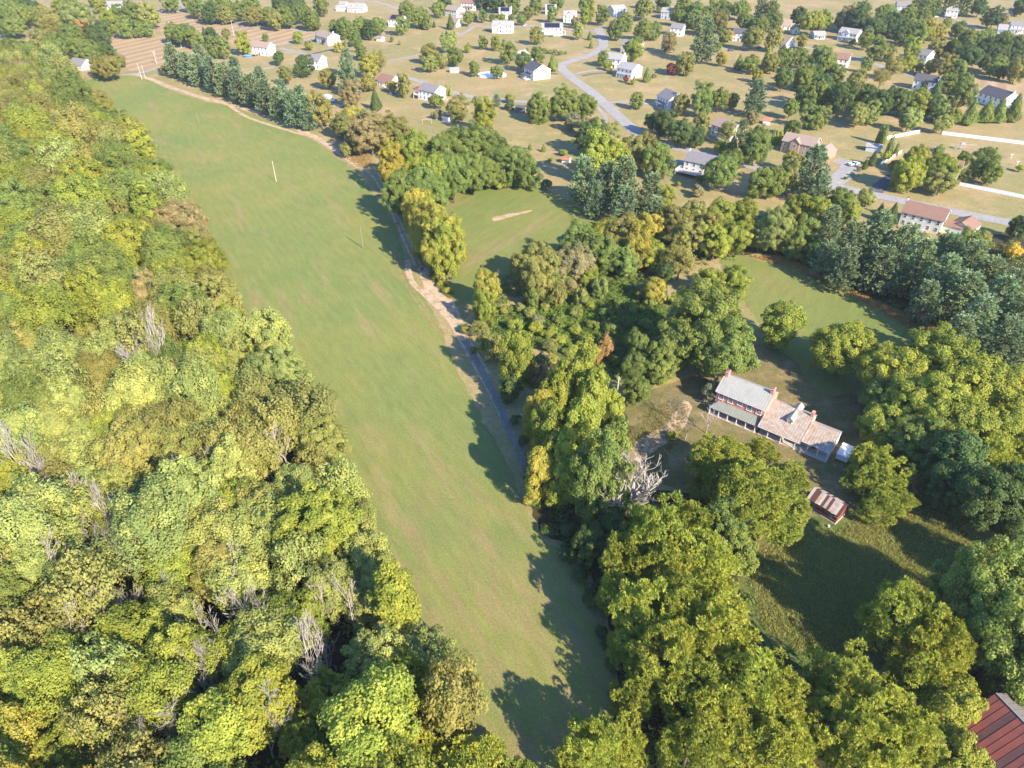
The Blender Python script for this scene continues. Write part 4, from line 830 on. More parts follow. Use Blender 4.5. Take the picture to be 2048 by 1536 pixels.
def fence(px0, px1, label, h=1.5):
    a, b = at(*px0), at(*px1); d = b - a; n = max(2, round(d.length / 2.4)); ang = math.atan2(d.y, d.x); st = d.length / n
    o = thing('white_fence', (a.x, a.y, 0), ang, label, 'fence', 'white vinyl fences'); m = MB(); m.box(0.06, st - 0.06, -0.03, 0.03, 0.06, h); m.box(0.06, st - 0.06, -0.05, 0.05, h, h + 0.08); pm = m.mesh('panel', M['trim']); m = MB(); m.box(-0.065, 0.065, -0.075, 0.075, 0, h + 0.16); q = m.mesh('post', M['trim'])
    for i in range(n + 1):
        if i < n: l = link('panel', pm, o); l.location = (i * st, 0, 0)
        l = link('post', q, o); l.location = (i * st, 0, 0)
fence((1772,279), (1838,266), 'white fence run behind the open-fronted shed'); fence((1884,269), (2070,292), 'long white fence at the back of the right-hand garden')
fence((1760,330), (1802,307), 'short white fence beside the columnar evergreens'); fence((1906,369), (2070,402), 'white fence along the road side of the right-hand garden')

def pool():
    p = at(984, 152); rx = 9.0; ry = 5.2; o = thing('swimming_pool', (p.x, p.y, 0), 0.1, 'oval above-ground swimming pool with white walls beside the sunroom house', 'pool'); k = 24
    w = MB(); top = MB()
    ring = [(rx * math.cos(i * 6.283 / k), ry * math.sin(i * 6.283 / k)) for i in range(k)]
    pm = None
    for i in range(k):
        (xa, ya), (xb, yb) = ring[i], ring[(i + 1) % k]; d = Vector((xb - xa, yb - ya, 0)); n = Vector((d.y, -d.x, 0)).normalized() * 0.06; u = Vector((0, 0, 1.35)); A = Vector((xa, ya, 0.01)); B = Vector((xb, yb, 0.01))
        m = MB(); m.hexa([A, B, B + n, A + n], [A + u, B + u, B + n + u, A + n + u]); m.build('wall_panel', o, M['trim'])
    m = MB(); m.add([(x * 0.8, y * 0.8, 1.0) for x, y in ring], [tuple(range(k))]); m.build('water', o, M['pool'])
    m = MB(); m.add([(x * 0.8, y * 0.8, 1.1) for x, y in ring] + [(x * 0.99, y * 0.99, 1.1) for x, y in ring], [(i, (i + 1) % k, k + (i + 1) % k, k + i)[::-1] for i in range(k)]); m.build('deck', o, M['white'])
    LANDMARKS.append((984, 150, 'swimming pool'))
pool()
p = at(496, 113); o = thing('paddling_pool', (p.x, p.y, 0), 0, 'small round blue pool beside the white colonial', 'pool'); m = MB(); m.tube([(0, 0, 0), (0, 0, 0.9)], [3.0, 3.0], 20, False); m.build('wall', o, M['blue']); m = MB(); m.add([(2.95 * math.cos(i * .314), 2.95 * math.sin(i * .314), 0.75) for i in range(20)], [tuple(range(20))]); m.build('water', o, M['pool'])
def swing(px, py, label, rz, tower=True):
    p = at(px, py); o = thing('swing_set', (p.x, p.y, 0), rz, label, 'swing set', 'garden swing sets'); m = MB()
    for x in (-2.4, 2.4): m.tube([(x, -1, 0), (x, 0, 2.4)], [0.07, 0.07], 5); m.tube([(x, 1, 0), (x, 0, 2.4)], [0.07, 0.07], 5)
    m.build('frame', o, M['deck']); m = MB(); m.box(-2.6, 2.6, -0.07, 0.07, 2.4, 2.54); m.build('beam', o, M['deck'])
    for x in (-1, 0.6): m = MB(); m.box(x - 0.25, x + 0.25, -0.1, 0.1, 0.5, 0.54); m.box(x - 0.24, x - 0.22, -0.01, 0.01, 0.54, 2.4); m.box(x + 0.22, x + 0.24, -0.01, 0.01, 0.54, 2.4); m.build('swing', o, M['plastic_red'])
    if tower:
        m = MB(); m.box(-4.4, -2.9, -0.75, 0.75, 1.2, 1.3)
        for x in (-4.35, -2.95):
            for y in (-0.7, 0.7): m.box(x - 0.06, x + 0.06, y - 0.06, y + 0.06, 0, 2.6)
        m.build('tower', o, M['deck']); m = MB(); gable_roof(m, -4.4, -2.9, 1.6, 2.6, 3.3, 0.15, 0.06); m.build('tower_roof', o, M['r_light']); m = MB(); m.slab((-6.6, -0.3, 0.25), (-4.4, -0.3, 1.4), (-4.4, 0.3, 1.4), (-6.6, 0.3, 0.25), 0.05); m.build('slide', o, M['trim'])
swing(1938, 300, 'wooden playset with roofed tower and swings inside the white fence', -0.15); swing(854, 248, 'small pale swing frame on the bare lawn above the hedgerow', 0.2, False)
def washing_line():
    for px, py, w in ((2021, 318, 'left'), (2033, 332, 'right')):
        p = at(px, py); o = thing('clothes_post', (p.x, p.y, 0), 0.5, w + ' of two white T-shaped clothes posts on the right lawn', 'post', 'clothes posts'); m = MB(); m.tube([(0, 0, 0), (0, 0, 2.1)], [0.09, 0.09], 6); m.build('post', o, M['trim']); m = MB(); m.box(-1.1, 1.1, -0.07, 0.07, 2.0, 2.14); m.build('crossbar', o, M['trim'])
washing_line()
def white_box():
    p = at(1690, 905, 1.3); o = thing('utility_trailer', (p.x, p.y, 0), math.radians(52), 'white flat-topped trailer half hidden by leaves right of the farmhouse', 'trailer'); m = MB(); m.box(-2.4, 2.4, -1.3, 1.3, 0.5, 1.9); m.build('body', o, M['paint_white']); m = MB(); m.box(-2.5, 2.5, -1.4, 1.4, 1.91, 2.0); m.build('top', o, M['paint_white']); wheel_set(o, (-0.5, 0.5), 1.2, 0.35); m = MB(); m.box(2.4, 3.4, -0.05, 0.05, 0.5, 0.6); m.build('drawbar', o, M['steel'])
white_box()

# ------------------------------------------------------------------ trees that stand apart, hedgerows and yards: crown centre and half-width as seen, colour
TREES = {
'broad': '''
640,225,26,o 690,245,30,o 740,262,34,br 784,264,30,o 737,250,26,g 705,240,24,y 785,330,28,y 833,313,32,yg 866,346,32,yg 912,291,36,g 953,291,38,g 986,297,30,g 940,340,30,g 972,338,28,g 1016,338,25,g 1049,341,26,g 1035,319,20,g 811,379,32,g 850,373,36,g 905,345,28,g 880,320,26,g
838,418,28,y 862,448,36,y 886,482,38,y 892,508,26,yg 868,500,22,yg 845,450,22,y
970,237,27,yg 915,220,20,o 1076,209,28,g 1128,204,32,g 1170,209,27,g 912,112,18,g 899,81,20,lg 935,95,8,yg 858,106,18,o 860,127,16,lg 883,122,13,o 966,87,10,g 992,87,11,yg 1016,108,17,g 948,137,13,g 1047,123,18,g 1076,112,15,g
1074,70,16,o 1157,62,13,lg 1105,31,12,g 1231,60,18,g 1250,40,18,g 1205,33,15,g 1207,117,12,g 1216,128,10,yg 1018,209,11,dg 993,143,13,g
840,31,20,g 813,18,18,g 876,18,14,g 935,36,13,g 948,33,8,g 966,34,9,g 984,34,7,g 1003,34,8,g 1022,34,8,g 1043,38,10,g 1058,25,12,o 1072,13,14,g 854,48,10,g 1025,11,15,g 993,3,18,dg 1115,4,15,g 890,4,15,dg 965,4,14,dg 1170,8,14,g 1150,45,10,br
453,67,10,o 485,90,16,yg 530,75,8,g 449,99,14,g 559,115,13,dg 570,150,16,o 608,132,20,dg 656,157,18,o 739,135,19,y 737,166,16,o 701,191,20,br 721,103,14,g 809,173,17,o 784,171,12,y 595,75,10,yg 618,91,9,yg 649,82,6,red 676,92,10,y 710,76,15,g 687,52,20,g 721,49,20,g 755,52,18,g 671,54,14,g 740,62,14,dg 804,54,14,g 784,78,5,g 800,85,4,yg
150,28,35,lg 105,40,25,o 125,8,22,yg 82,28,15,y 15,15,25,g 45,28,25,g 60,12,20,dg 25,50,25,g 100,62,25,o 140,65,25,g 165,60,18,au 185,70,18,dg 82,82,25,o 107,92,25,g 145,88,22,g 180,100,25,g 207,98,22,dg 217,130,25,o 195,135,18,o 25,98,30,g 50,108,28,g 92,135,20,yg 140,143,15,g 60,140,24,o 20,145,26,yg 100,160,22,yg 235,120,14,o
220,45,18,yg 250,57,15,g 280,58,14,g 235,28,16,g 262,25,22,g 295,28,22,lg 200,10,15,yg 345,62,20,g 367,65,22,g 390,78,18,g 422,72,15,dg 425,97,16,g 407,33,11,br 340,8,15,g 330,140,9,o 395,15,18,g 425,20,20,g 450,25,20,o 480,20,20,g 510,28,20,o 540,28,20,g 570,32,20,g 600,22,20,g 622,35,20,g 500,5,18,g 560,6,18,dg 590,4,18,dg 445,5,18,g 640,12,16,g
1267,97,20,yg 1290,56,20,g 1308,61,15,g 1340,85,16,br 1369,128,20,o 1344,137,12,red 1438,94,8,g 1447,74,12,g 1458,72,10,gy 1407,45,20,o 1357,31,18,g 1290,11,22,lg 1326,5,16,g 1369,11,20,yg 1391,22,20,g 1418,27,18,g 1438,38,20,o 1447,13,18,g 1481,16,20,g 1492,40,18,g 1508,72,22,o 1519,45,20,g 1548,38,20,g 1550,76,20,o 1544,20,15,g 1600,29,18,dg 1627,40,25,yg 1650,36,20,yg 1604,83,12,o 1503,128,18,g 1515,150,12,y 1568,117,20,g 1566,155,22,g 1620,144,25,dg 1600,115,18,g 1640,126,22,g 1445,117,12,y 1252,157,7,red 1267,162,7,y 1272,202,15,g 1362,209,18,o 1402,204,24,g 1438,198,22,g 1465,202,16,o 1503,238,16,br 1604,195,20,g 1580,216,18,g 1636,238,20,g 1586,256,16,g
1308,243,21,dg 1335,250,25,dg 1362,265,23,dg 1393,274,16,dg 1402,252,20,o 1512,288,28,g 1443,294,12,yg 1443,339,30,g 1460,320,18,g 1580,321,18,o 1526,366,24,g 1550,366,20,g 1578,357,20,o 1186,270,28,dg 1145,242,18,gr 1170,253,20,o 1236,326,22,yg 1263,308,24,o 1294,306,22,o 1317,321,24,g 1210,280,20,g
1300,460,22,y 1345,440,24,o 1390,430,24,o 1420,450,20,o 1370,480,24,o 1440,430,24,yg 1490,425,22,yg 1470,470,26,yg 1430,490,24,yg 1550,455,32,lg 1520,480,20,lg 1600,420,28,yg 1640,430,28,yg 1610,470,24,g 1625,510,20,dg 1300,510,24,yg 1420,565,26,yg 1465,560,24,yg 1310,582,20,y 1585,490,20,g 1680,400,22,g 1330,400,18,yg 1700,430,20,yg
968,576,26,y 970,620,22,yg 1066,520,40,o 1095,540,28,o 1144,533,32,br 1162,494,26,g 1205,478,28,yg 1205,510,26,g 1242,484,30,o 1271,498,28,y 1222,447,12,o 1177,552,20,yg 1076,568,26,o 1127,560,20,g 1200,570,14,lg 1162,590,14,lg 1115,591,16,o 1066,591,14,g 1287,580,16,o 1250,530,20,g 1330,545,18,dg
1037,728,32,yg 1076,744,20,br 1110,800,32,yg 1150,775,36,yg 1190,800,36,yg 1220,822,26,yg 1080,830,28,y 1100,872,36,yg 1160,870,40,yg 1130,920,36,yg 1180,918,26,yg 1080,950,30,y 1130,965,28,yg 1022,775,20,dg 1232,862,18,g 1000,690,18,o 975,690,18,o
1276,699,26,g 1328,711,30,g 1276,732,26,g 1323,738,24,g 1276,779,24,g 1214,691,15,au 1167,677,8,lg 1195,711,10,au 1408,645,72,g 1450,695,50,g 1352,690,36,g 1565,650,36,yg 1690,690,54,yg 1425,778,20,gr
1800,740,60,yg 1870,730,66,yg 1935,768,66,yg 1995,800,60,yg 1850,812,60,yg 1780,800,45,g 1765,845,38,yg 1922,850,60,yg 2015,862,50,yg 1845,878,50,g 1905,925,50,dg 1965,990,52,dg 2035,1000,50,dg 1890,975,38,dg 2045,1060,36,dg
1195,965,44,g 1240,1030,36,g 1315,1045,30,g 1440,1062,44,g 1465,1115,36,g 1215,1065,36,dg 1170,1090,30,dg 1602,1368,28,lg 1910,1420,55,yg 1905,1505,50,yg 1960,1180,70,g 2022,1225,60,g 2000,1295,60,g 2045,1335,50,g 2040,1385,32,g 2060,1140,50,g
1935,490,18,g 1962,482,16,o 2030,500,14,gy 2036,455,18,dg 1735,395,14,lg
1714,233,20,lg 1821,338,28,yg 1832,318,20,yg 1884,334,28,yg 1884,362,22,o 1788,329,9,au 1876,301,10,g 1926,318,14,g 1970,327,20,g 1983,351,14,g 1928,347,11,lg
1696,33,25,br 1722,26,22,g 1753,48,25,dg 1786,44,25,dg 1808,63,25,dg 1836,57,22,y 1856,57,22,y 1819,22,18,g 1847,24,15,g 1893,48,10,g 1917,59,15,g 1731,81,14,g 1707,83,8,g 1753,101,18,g 1823,101,19,yg 1873,98,18,o 1733,129,12,g 1819,129,14,yg 1862,133,14,o 1841,124,7,lg 1906,101,18,dg 1939,109,25,dg 1972,96,25,dg 2004,94,25,dg 2033,92,25,dg 1941,74,20,g 1972,72,20,g 2011,79,22,yg 1998,129,18,g 1985,138,15,g 2035,142,20,o 1917,140,20,g 1928,166,20,g 1924,190,24,g 1681,197,26,dg 1716,192,22,o 1716,225,22,lg 1762,208,26,dg 1785,205,20,dg 1801,203,24,dg 1836,201,28,yg 1819,238,24,lg 1876,223,16,g 1889,247,18,lg 1911,234,16,yg 1613,197,20,g 1622,238,20,g 1714,164,18,o 1613,149,25,g 1655,131,24,g 1989,33,20,dg 2011,39,9,br 2040,14,14,dg 1735,66,10,g 1772,22,18,g 1960,12,18,dg 1670,150,18,g''',
'thin': '''755,119,18,o 1360,520,30,o 1456,261,20,o 1788,131,20,o 1764,153,14,o 1100,690,14,o 790,262,18,br 760,125,12,gr 1075,640,12,gr 1325,430,16,o 960,655,16,o''',
'walnut': '''1450,925,58,w 1508,908,40,w 1562,958,48,w 1500,1000,72,w 1560,1035,52,w 1432,965,44,w 1572,988,28,w 1738,932,44,w 1728,958,32,w 1775,955,42,w 1752,1012,34,w 1790,1000,34,w
1300,1090,60,w 1372,1062,48,w 1400,1125,60,w 1250,1132,48,w 1332,1152,60,w 1422,1182,50,w 1290,1242,68,w 1372,1232,60,w 1442,1282,68,w 1322,1322,70,w 1392,1372,70,w 1482,1362,68,w 1542,1402,60,w 1452,1442,70,w 1562,1482,68,w 1382,1482,60,w 1250,1492,48,w 1182,1495,58,w 1142,1535,40,w 1236,1196,40,w 1252,1296,40,w 1275,1400,42,w 1682,1372,58,w 1742,1422,68,w 1652,1452,60,w 1802,1482,58,w 1722,1502,68,w 1782,1232,58,w 1852,1262,58,w 1882,1312,56,w 1832,1342,48,w 1982,930,54,w 2035,905,44,w''',
'pine': '''345,122,20,bl 372,132,20,bl 397,140,21,bl 425,150,23,bl 450,160,22,bl 475,170,23,bl 502,180,23,bl 530,195,23,bl 556,206,23,bl 585,216,23,bl 612,226,21,bl 400,118,17,bl 470,142,17,bl 522,164,17,bl 562,184,17,bl 600,198,17,bl
694,126,18,bl 696,155,21,bl 1409,83,26,bl 1523,11,14,bl 1512,198,24,bl 1485,258,14,bl 1627,344,34,bl 1640,380,22,bl 1167,360,30,bl 1213,373,30,bl 1248,373,34,bl 1301,386,30,bl 1310,425,24,bl 1190,400,24,bl 1250,412,30,bl 1660,455,26,bl
1700,500,38,bl 1750,490,40,bl 1802,510,38,bl 1690,540,32,bl 1762,540,38,bl 1832,540,40,bl 1892,512,36,bl 1940,530,34,bl 1972,560,36,bl 1882,572,38,bl 1922,602,42,bl 1992,612,38,bl 1952,652,42,bl 2022,582,32,bl 2032,642,38,bl 2002,692,38,bl 1912,682,38,bl 2042,702,34,bl 1650,520,26,bl 1850,606,32,bl
1735,72,12,bl 993,200,9,bl 1840,8,16,g 1870,10,16,g 1900,5,16,g 1930,5,16,g''',
'poplar': '''1191,308,26,yg 1227,319,20,yg 1170,30,9,yg 1182,16,9,yg 1640,190,12,g''',
'cedar': '''901,45,9,dg 751,202,14,dg 1106,126,12,g 1180,72,6,g 1182,90,5,g 1479,126,10,g 1535,121,15,yg 1294,151,9,g 1321,207,5,g 1465,294,14,g 1573,261,9,dg 1087,297,5,g 1060,294,5,g 1760,425,12,dg 1785,430,14,dg 1747,318,10,dg 1731,329,7,dg 1873,182,14,dg 1849,172,7,dg 1943,227,17,g 1974,225,16,g 2000,223,15,g 2029,219,18,g 868,49,4,dg''',
'arborvitae': '''893,180,4,yg 901,181,4,yg 692,90,4,yg 633,74,3,yg 1547,275,5,yg 1554,275,5,yg 1562,275,5,yg 1762,268,7,g 1770,270,7,g 1782,290,7,g 1794,299,5,g''',
'shrub': '''1055,99,3,g 1076,99,5,g 1088,102,5,g 1099,103,5,g 1110,104,5,g 1121,106,5,g 1132,106,3,g 870,204,14,g 1022,198,10,o 948,202,4,yg 874,228,10,br 696,297,17,o 1128,306,8,yg 1101,320,5,yg 1093,369,10,dg 1395,382,14,br 1357,368,6,yg 1402,360,9,g 1692,356,4,g 1705,348,4,g 1718,340,4,g 1773,314,10,yg 2040,338,7,yg 1040,615,10,lg 1010,620,12,yg 1060,625,12,lg 1090,612,10,lg 1030,650,14,yg 1070,655,14,yg 1100,665,15,yg 1040,690,15,yg 1120,680,13,yg 1357,290,5,yg 1310,152,5,o 760,292,12,o 1085,745,10,br
700,292,12,o 880,565,8,yg 870,555,7,yg 893,582,8,yg 930,660,10,o 948,700,9,g 1010,725,10,dg 1015,800,12,dg 1030,840,11,dg 1050,880,12,dg 1062,1000,14,dg 1095,1060,14,dg 1130,1110,14,dg 1180,1200,16,dg 1205,1270,16,dg 1225,1330,16,dg 1240,1390,18,dg 1140,1060,18,dg 1160,1150,16,dg 1345,870,10,yg 1245,880,10,yg 980,345,9,g 1000,372,9,yg 940,375,9,yg 900,392,9,yg 1035,365,9,yg 1350,600,12,yg 1440,590,12,yg 1500,560,8,yg 1480,590,12,y 1120,640,12,g 1150,625,12,g 1180,610,11,yg 1210,625,12,g 1240,605,12,g 1270,620,12,g 1150,660,12,yg 1185,650,12,g 1220,660,12,g 1255,650,12,dg 1290,650,12,g 1140,700,12,g 1170,725,11,yg 1230,720,12,g 1255,690,11,g 1300,605,12,g 1100,720,11,yg 1240,750,11,g 1200,760,11,yg''',
'dead': '''1001,545,11,br 1350,800,22,br 1378,840,22,br 1300,212,5,br 308,62,5,br 310,107,5,br 1420,830,22,br 700,120,8,br''',
'dead_wide': '''1265,958,100,br 1440,790,14,br''',
}
ORD = ['nearest', 'second nearest', 'third nearest', 'fourth nearest', 'fifth nearest', 'sixth nearest', 'seventh nearest', 'eighth nearest', 'ninth nearest', 'tenth nearest',
       'eleventh nearest', 'twelfth nearest', 'thirteenth nearest', 'fourteenth nearest', 'fifteenth nearest', 'sixteenth nearest', 'seventeenth nearest', 'eighteenth nearest', 'nineteenth nearest', 'twentieth nearest']
LANDMARKS += [(860, 440, 'thick lane hedge'), (1130, 880, 'gravel lane end'), (1030, 440, 'upper meadow'), (1200, 640, 'shaded clearing'), (1600, 580, 'right-hand meadow'), (1265, 965, 'wide bleached dead tree'),
              (1800, 545, 'dark pine belt'), (480, 170, 'long pine row'), (560, 20, 'dark wood at top'), (1330, 1300, 'bottom edge of hay field'), (1700, 1200, 'rough shaded meadow'), (1850, 790, 'right-hand grove'), (120, 60, 'far left lane'), (720, 280, 'lane turn')]
LM = [l for l in LANDMARKS if l[2]]
spots = []
for kind, txt in TREES.items():
    for e in txt.split():
        px, py, r, c = e.split(','); spots.append((kind, float(px), float(py), float(r), c))
CR = random.Random(21)
for kind, px, py, r, c in list(spots):
    if kind == 'broad' and r >= 12 and (px > 1240 and py < 120 or px > 1660 and py < 240 or px < 330 and py < 150 or 380 < px < 640 and py < 45):
        qx, qy = px + CR.choice((-1, 1)) * CR.uniform(0.9, 1.6) * r, py + CR.uniform(-0.7, 0.5) * r
        if all(math.hypot(qx - l[0], (qy - l[1]) * 1.4) > 20 + r * 0.6 for l in LM[:60]) and CR.random() < 0.4: spots.append(('broad', qx, qy, r * CR.uniform(0.7, 1.0), CR.choice(['g', 'g', c, c, 'o', 'dg'])))
groups = {}
for i, (kind, px, py, r, c) in enumerate(spots):
    lx, ly, nm = min(LM, key=lambda l: math.hypot(l[0] - px, (l[1] - py) * 1.3)); dx, dy = px - lx, py - ly
    rel = ('left of' if dx < 0 else 'right of') if abs(dx) > abs(dy) * 1.2 else ('in front of' if dy > 0 else 'behind')
    cw = '' if kind.startswith('dead') else COLS[c][1] + ' '
    base = f'{cw}{WORDS[kind]} {rel} the {nm}'
    groups.setdefault(base, []).append((math.hypot(dx, dy), i))
labels = {}
for base, l in groups.items():
    l.sort()
    for k, (d, i) in enumerate(l): labels[i] = base if len(l) == 1 else f'{base}, {ORD[min(k, 19)]}'
GROUP = {'broad': 'broadleaf trees of hedges and yards', 'thin': 'sparse trees', 'walnut': 'feathery yellow-olive trees', 'pine': 'blue-green pines', 'poplar': 'tall upright trees', 'cedar': 'conical cedars',
         'arborvitae': 'columnar evergreens', 'shrub': 'shrubs', 'dead': 'bare dead trees', 'dead_wide': 'bare dead trees'}
taken = []
for i, (kind, px, py, r, c) in enumerate(spots):
    hs = TR.uniform(0.95, 1.18) if kind in ('broad', 'walnut') else TR.uniform(0.92, 1.1)
    if kind == 'broad' and (px < 1250 and 560 < py < 1000 or px < 930 and 300 < py < 560): hs *= 1.65 if px > 1030 and py > 690 else 1.4
    if kind == 'walnut': hs *= 0.9 if py < 1040 else 1.3
    if kind == 'broad' and px > 1940 and py > 1130: hs *= 1.4
    if kind == 'dead_wide' and py > 900: hs = 0.98
    big = {'broad': 1.14 if py > 260 else 0.9, 'pine': 1.12, 'walnut': 1.04}.get(kind, 1.06)
    loc, Rm = tree_params(kind, r * big, px, py, hs)
    place_tree(kind, loc, Rm, c, hs, label=labels[i], group=GROUP[kind], name='yard_tree' if kind == 'broad' and py < 400 and px > 640 and not (px < 1060 and py > 240) else 'hedgerow_tree' if kind == 'broad' else None)

# ------------------------------------------------------------------ the left-hand wood, in loose rows from the bottom of the photo
_T = ['', '', 'twenty', 'thirty', 'forty', 'fifty', 'sixty']
def ordw(n):
    b = ['', 'first', 'second', 'third', 'fourth', 'fifth', 'sixth', 'seventh', 'eighth', 'ninth', 'tenth', 'eleventh', 'twelfth', 'thirteenth', 'fourteenth', 'fifteenth', 'sixteenth', 'seventeenth', 'eighteenth', 'nineteenth']
    if n < 20: return b[n]
    t = _T[n // 10]; return t[:-1] + 'ieth' if n % 10 == 0 else t + '-' + b[n % 10]
ORDN = ['first', 'second', 'third', 'fourth', 'fifth', 'sixth', 'seventh', 'eighth', 'ninth', 'tenth', 'eleventh', 'twelfth', 'thirteenth', 'fourteenth']
DEAD = [(60,965,50),(150,990,30),(215,1045,25),(190,1085,38),(100,1155,20),(310,1180,28),(240,1215,32),(215,1250,24),(530,1245,36),(625,1220,36),(570,905,40),(548,880,26),(308,712,34),(280,728,24),(285,1470,48),(320,1440,36),
        (358,1430,28),(412,1372,40),(395,1305,26),(520,1452,34),(450,1145,22),(432,1275,26),(645,1292,20),(120,1000,20),(700,1215,18),(470,1210,22),(250,1130,22),(350,1010,18),(610,1330,24),(30,1190,24),(420,930,20),(130,1290,20),(30,1060,26)]
dead_at = []
for k, (px, py, r) in enumerate(DEAD):
    p = at(px, py, 10.0); Rm = r * depth(p) / FPX; dead_at.append((p.x, p.y))
    row = sorted(DEAD, key=lambda d: -d[1]).index((px, py, r))
    place_tree('dead', Vector((p.x, p.y, 0)), max(4.6, min(5.8, Rm * 1.25)), 'br', TR.uniform(1.15, 1.4), label=f'bleached bare tree in the left wood, {ordw(row + 1)} bare one up from the bottom', group='bare trees of the left wood')
edge = sorted([(p.y, p.x) for p in wp]); edge = [(20, -8)] + edge
def edge_x(y):
    for (ya, xa), (yb, xb) in zip(edge, edge[1:]):
        if ya <= y <= yb: return xa + (xb - xa) * (y - ya) / max(yb - ya, 1e-3)
    return edge[-1][1]
WR = random.Random(77); y = 37.0; row = 0; wood_pts = []
while y < 462:
    x = edge_x(y) - (9.5 if 168 < y < 212 else 3.2 + 5.5 * min(1, max(0, (y - 215) / 60))); j = 0
    while True:
        X = x + WR.uniform(-1.8, 1.8); Y = y + WR.uniform(-2.6, 2.6); p = Vector((X, Y, 9)); px, py = proj(p)
        if px < -75 or j > 12: break
        if py < 1640 and not any((X - a) ** 2 + (Y - b + 3.0) ** 2 < 9 for a, b in dead_at):
            u = WR.random()
            if py > 1340 and px > 540: kind, c = ('walnut', 'w') if u < 0.7 else ('forest', 'yg')
            elif py > 1240 and px < 520: kind, c = 'forest', ('yg' if u < 0.75 else 'y' if u < 0.9 else 'g')
            elif py > 660: kind, c = 'forest', ('lg' if u < 0.58 else 'yg' if u < 0.84 else 'o' if u < 0.92 else 'g')
            else: kind, c = 'forest', ('o' if u < 0.32 else 'yg' if u < 0.62 else 'g' if u < 0.80 else 'lg' if u < 0.86 else 'br' if u < 0.90 else 'g')
            v = WR.random()
            if kind == 'forest' and v < 0.12: kind, c = 'thin', WR.choice(['o', 'o', 'lg'])
            elif kind == 'forest' and v < 0.19: kind = 'poplar'
            if j == 0 and kind == 'forest': kind = 'broad'
            Rm = WR.uniform(4.2, 6.9) * (1.0 if y < 200 else 1.22) * (0.68 if kind == 'poplar' else 1.0) if kind != 'walnut' else WR.uniform(5.0, 6.6)
            place_tree(kind, Vector((X, Y, 0)), Rm, c, WR.uniform(0.78, 1.12) * (1.45 if kind == 'thin' else 1.0), label=f'{COLS[c][1]} tree in left wood, {ordw(row + 1)} row up from the bottom, {ORDN[j]} in from field', group='trees of the left wood', name='woodland_tree' if kind != 'walnut' else None)
            wood_pts.append((X, Y))
        j += 1; x -= WR.uniform(7.0, 8.3) if y < 130 else WR.uniform(8.6, 10.0) if y < 200 else WR.uniform(10.6, 12.6)
    y += 7.6 if y < 130 else 9.4 if y < 200 else 11.8; row += 1

# ------------------------------------------------------------------ low growth nobody could count
def inside(pts, x, y):
    c = False; n = len(pts)
    for i in range(n):
        a, b = pts[i], pts[i - 1]
        if (a[1] > y) != (b[1] > y) and x < (b[0] - a[0]) * (y - a[1]) / (b[1] - a[1]) + a[0]: c = not c
    return c
def scatter(poly, n, rg):
    xs = [p[0] for p in poly]; ys = [p[1] for p in poly]; out = []
    while len(out) < n:
        x, y = rg.uniform(min(xs), max(xs)), rg.uniform(min(ys), max(ys))
        if inside(poly, x, y): out.append((x, y))
    return np.array(out)
def clump_stuff(name, poly, n, per, rad, hmax, colr, l, w, seed, label, cat):
    rg = np.random.default_rng(seed); c = scatter(poly, n, np.random.default_rng(seed + 1)); r = rad * rg.uniform(0.6, 1.4, n); cv = rg.uniform(0.1, 0.9, n)
    idx = np.repeat(np.arange(n), per); d = rand_dirs(rg, len(idx)); d[:, 2] = np.abs(d[:, 2])
    P = np.concatenate([c[idx], np.zeros((len(idx), 1))], 1) + d * (r[idx] * rg.uniform(0.5, 1.05, len(idx)))[:, None] * np.array([1, 1, hmax / rad]) + np.array([0, 0, 0.06])
    Nm = unit(d + 0.5 * rand_dirs(rg, len(idx)) + np.array([0, 0, 0.3])); T, B = frame(Nm, rg)
    o = link(name, cards_mesh(name, P, T * l / 2, B * w / 2, cv[idx] + rg.normal(0, 0.15, len(idx)), M['leaf'])); o.color = (*colr, 1)
    return tag(o, label, cat, kind='stuff')
def blade_stuff(name, poly, n, per, h, colr, seed, label, cat, w=0.12, spread=0.35):
    rg = np.random.default_rng(seed); c = scatter(poly, n, np.random.default_rng(seed + 1)); cv = rg.uniform(0.0, 1.0, n); hh = h * rg.uniform(0.5, 1.3, n)
    idx = np.repeat(np.arange(n), per); d = unit(np.stack([rg.normal(0, 0.5, len(idx)), rg.normal(0, 0.5, len(idx)), np.ones(len(idx))], 1))
    base = np.concatenate([c[idx] + rg.normal(0, spread, (len(idx), 2)), np.zeros((len(idx), 1))], 1); L = (hh[idx] * rg.uniform(0.6, 1.1, len(idx)))[:, None]
    B = unit(np.cross(d, rg.normal(size=d.shape))); P = base + d * L * 0.5 + np.array([0, 0, 0.05])
    o = link(name, cards_mesh(name, P, d * L * 0.5, B * w / 2, cv[idx] * 0.7 + rg.uniform(0, 0.3, len(idx)), M['leaf'])); o.color = (*colr, 1)
    return tag(o, label, cat, kind='stuff')
def wpoly(pix): return [(at(*p).x, at(*p).y) for p in pix]
wood_poly = [(p.x - 1, p.y) for p in wp] + [(-15, 26), (-110, 26), (-330, 300), (-360, 480)]
clump_stuff('undergrowth', wood_poly, 3400, 64, 2.3, 4.6, (0.25, 0.285, 0.075), 0.7, 0.48, 900, 'dark green undergrowth between the trunks of the left wood', 'undergrowth')
clump_stuff('brambles', wpoly([(1080,600),(1150,570),(1320,560),(1330,700),(1310,770),(1200,740),(1090,700),(1000,690),(965,650)]), 900, 46, 1.4, 1.3, (0.15, 0.22, 0.04), 0.55, 0.4, 910, 'rank green brambles filling the shaded clearing', 'brambles')
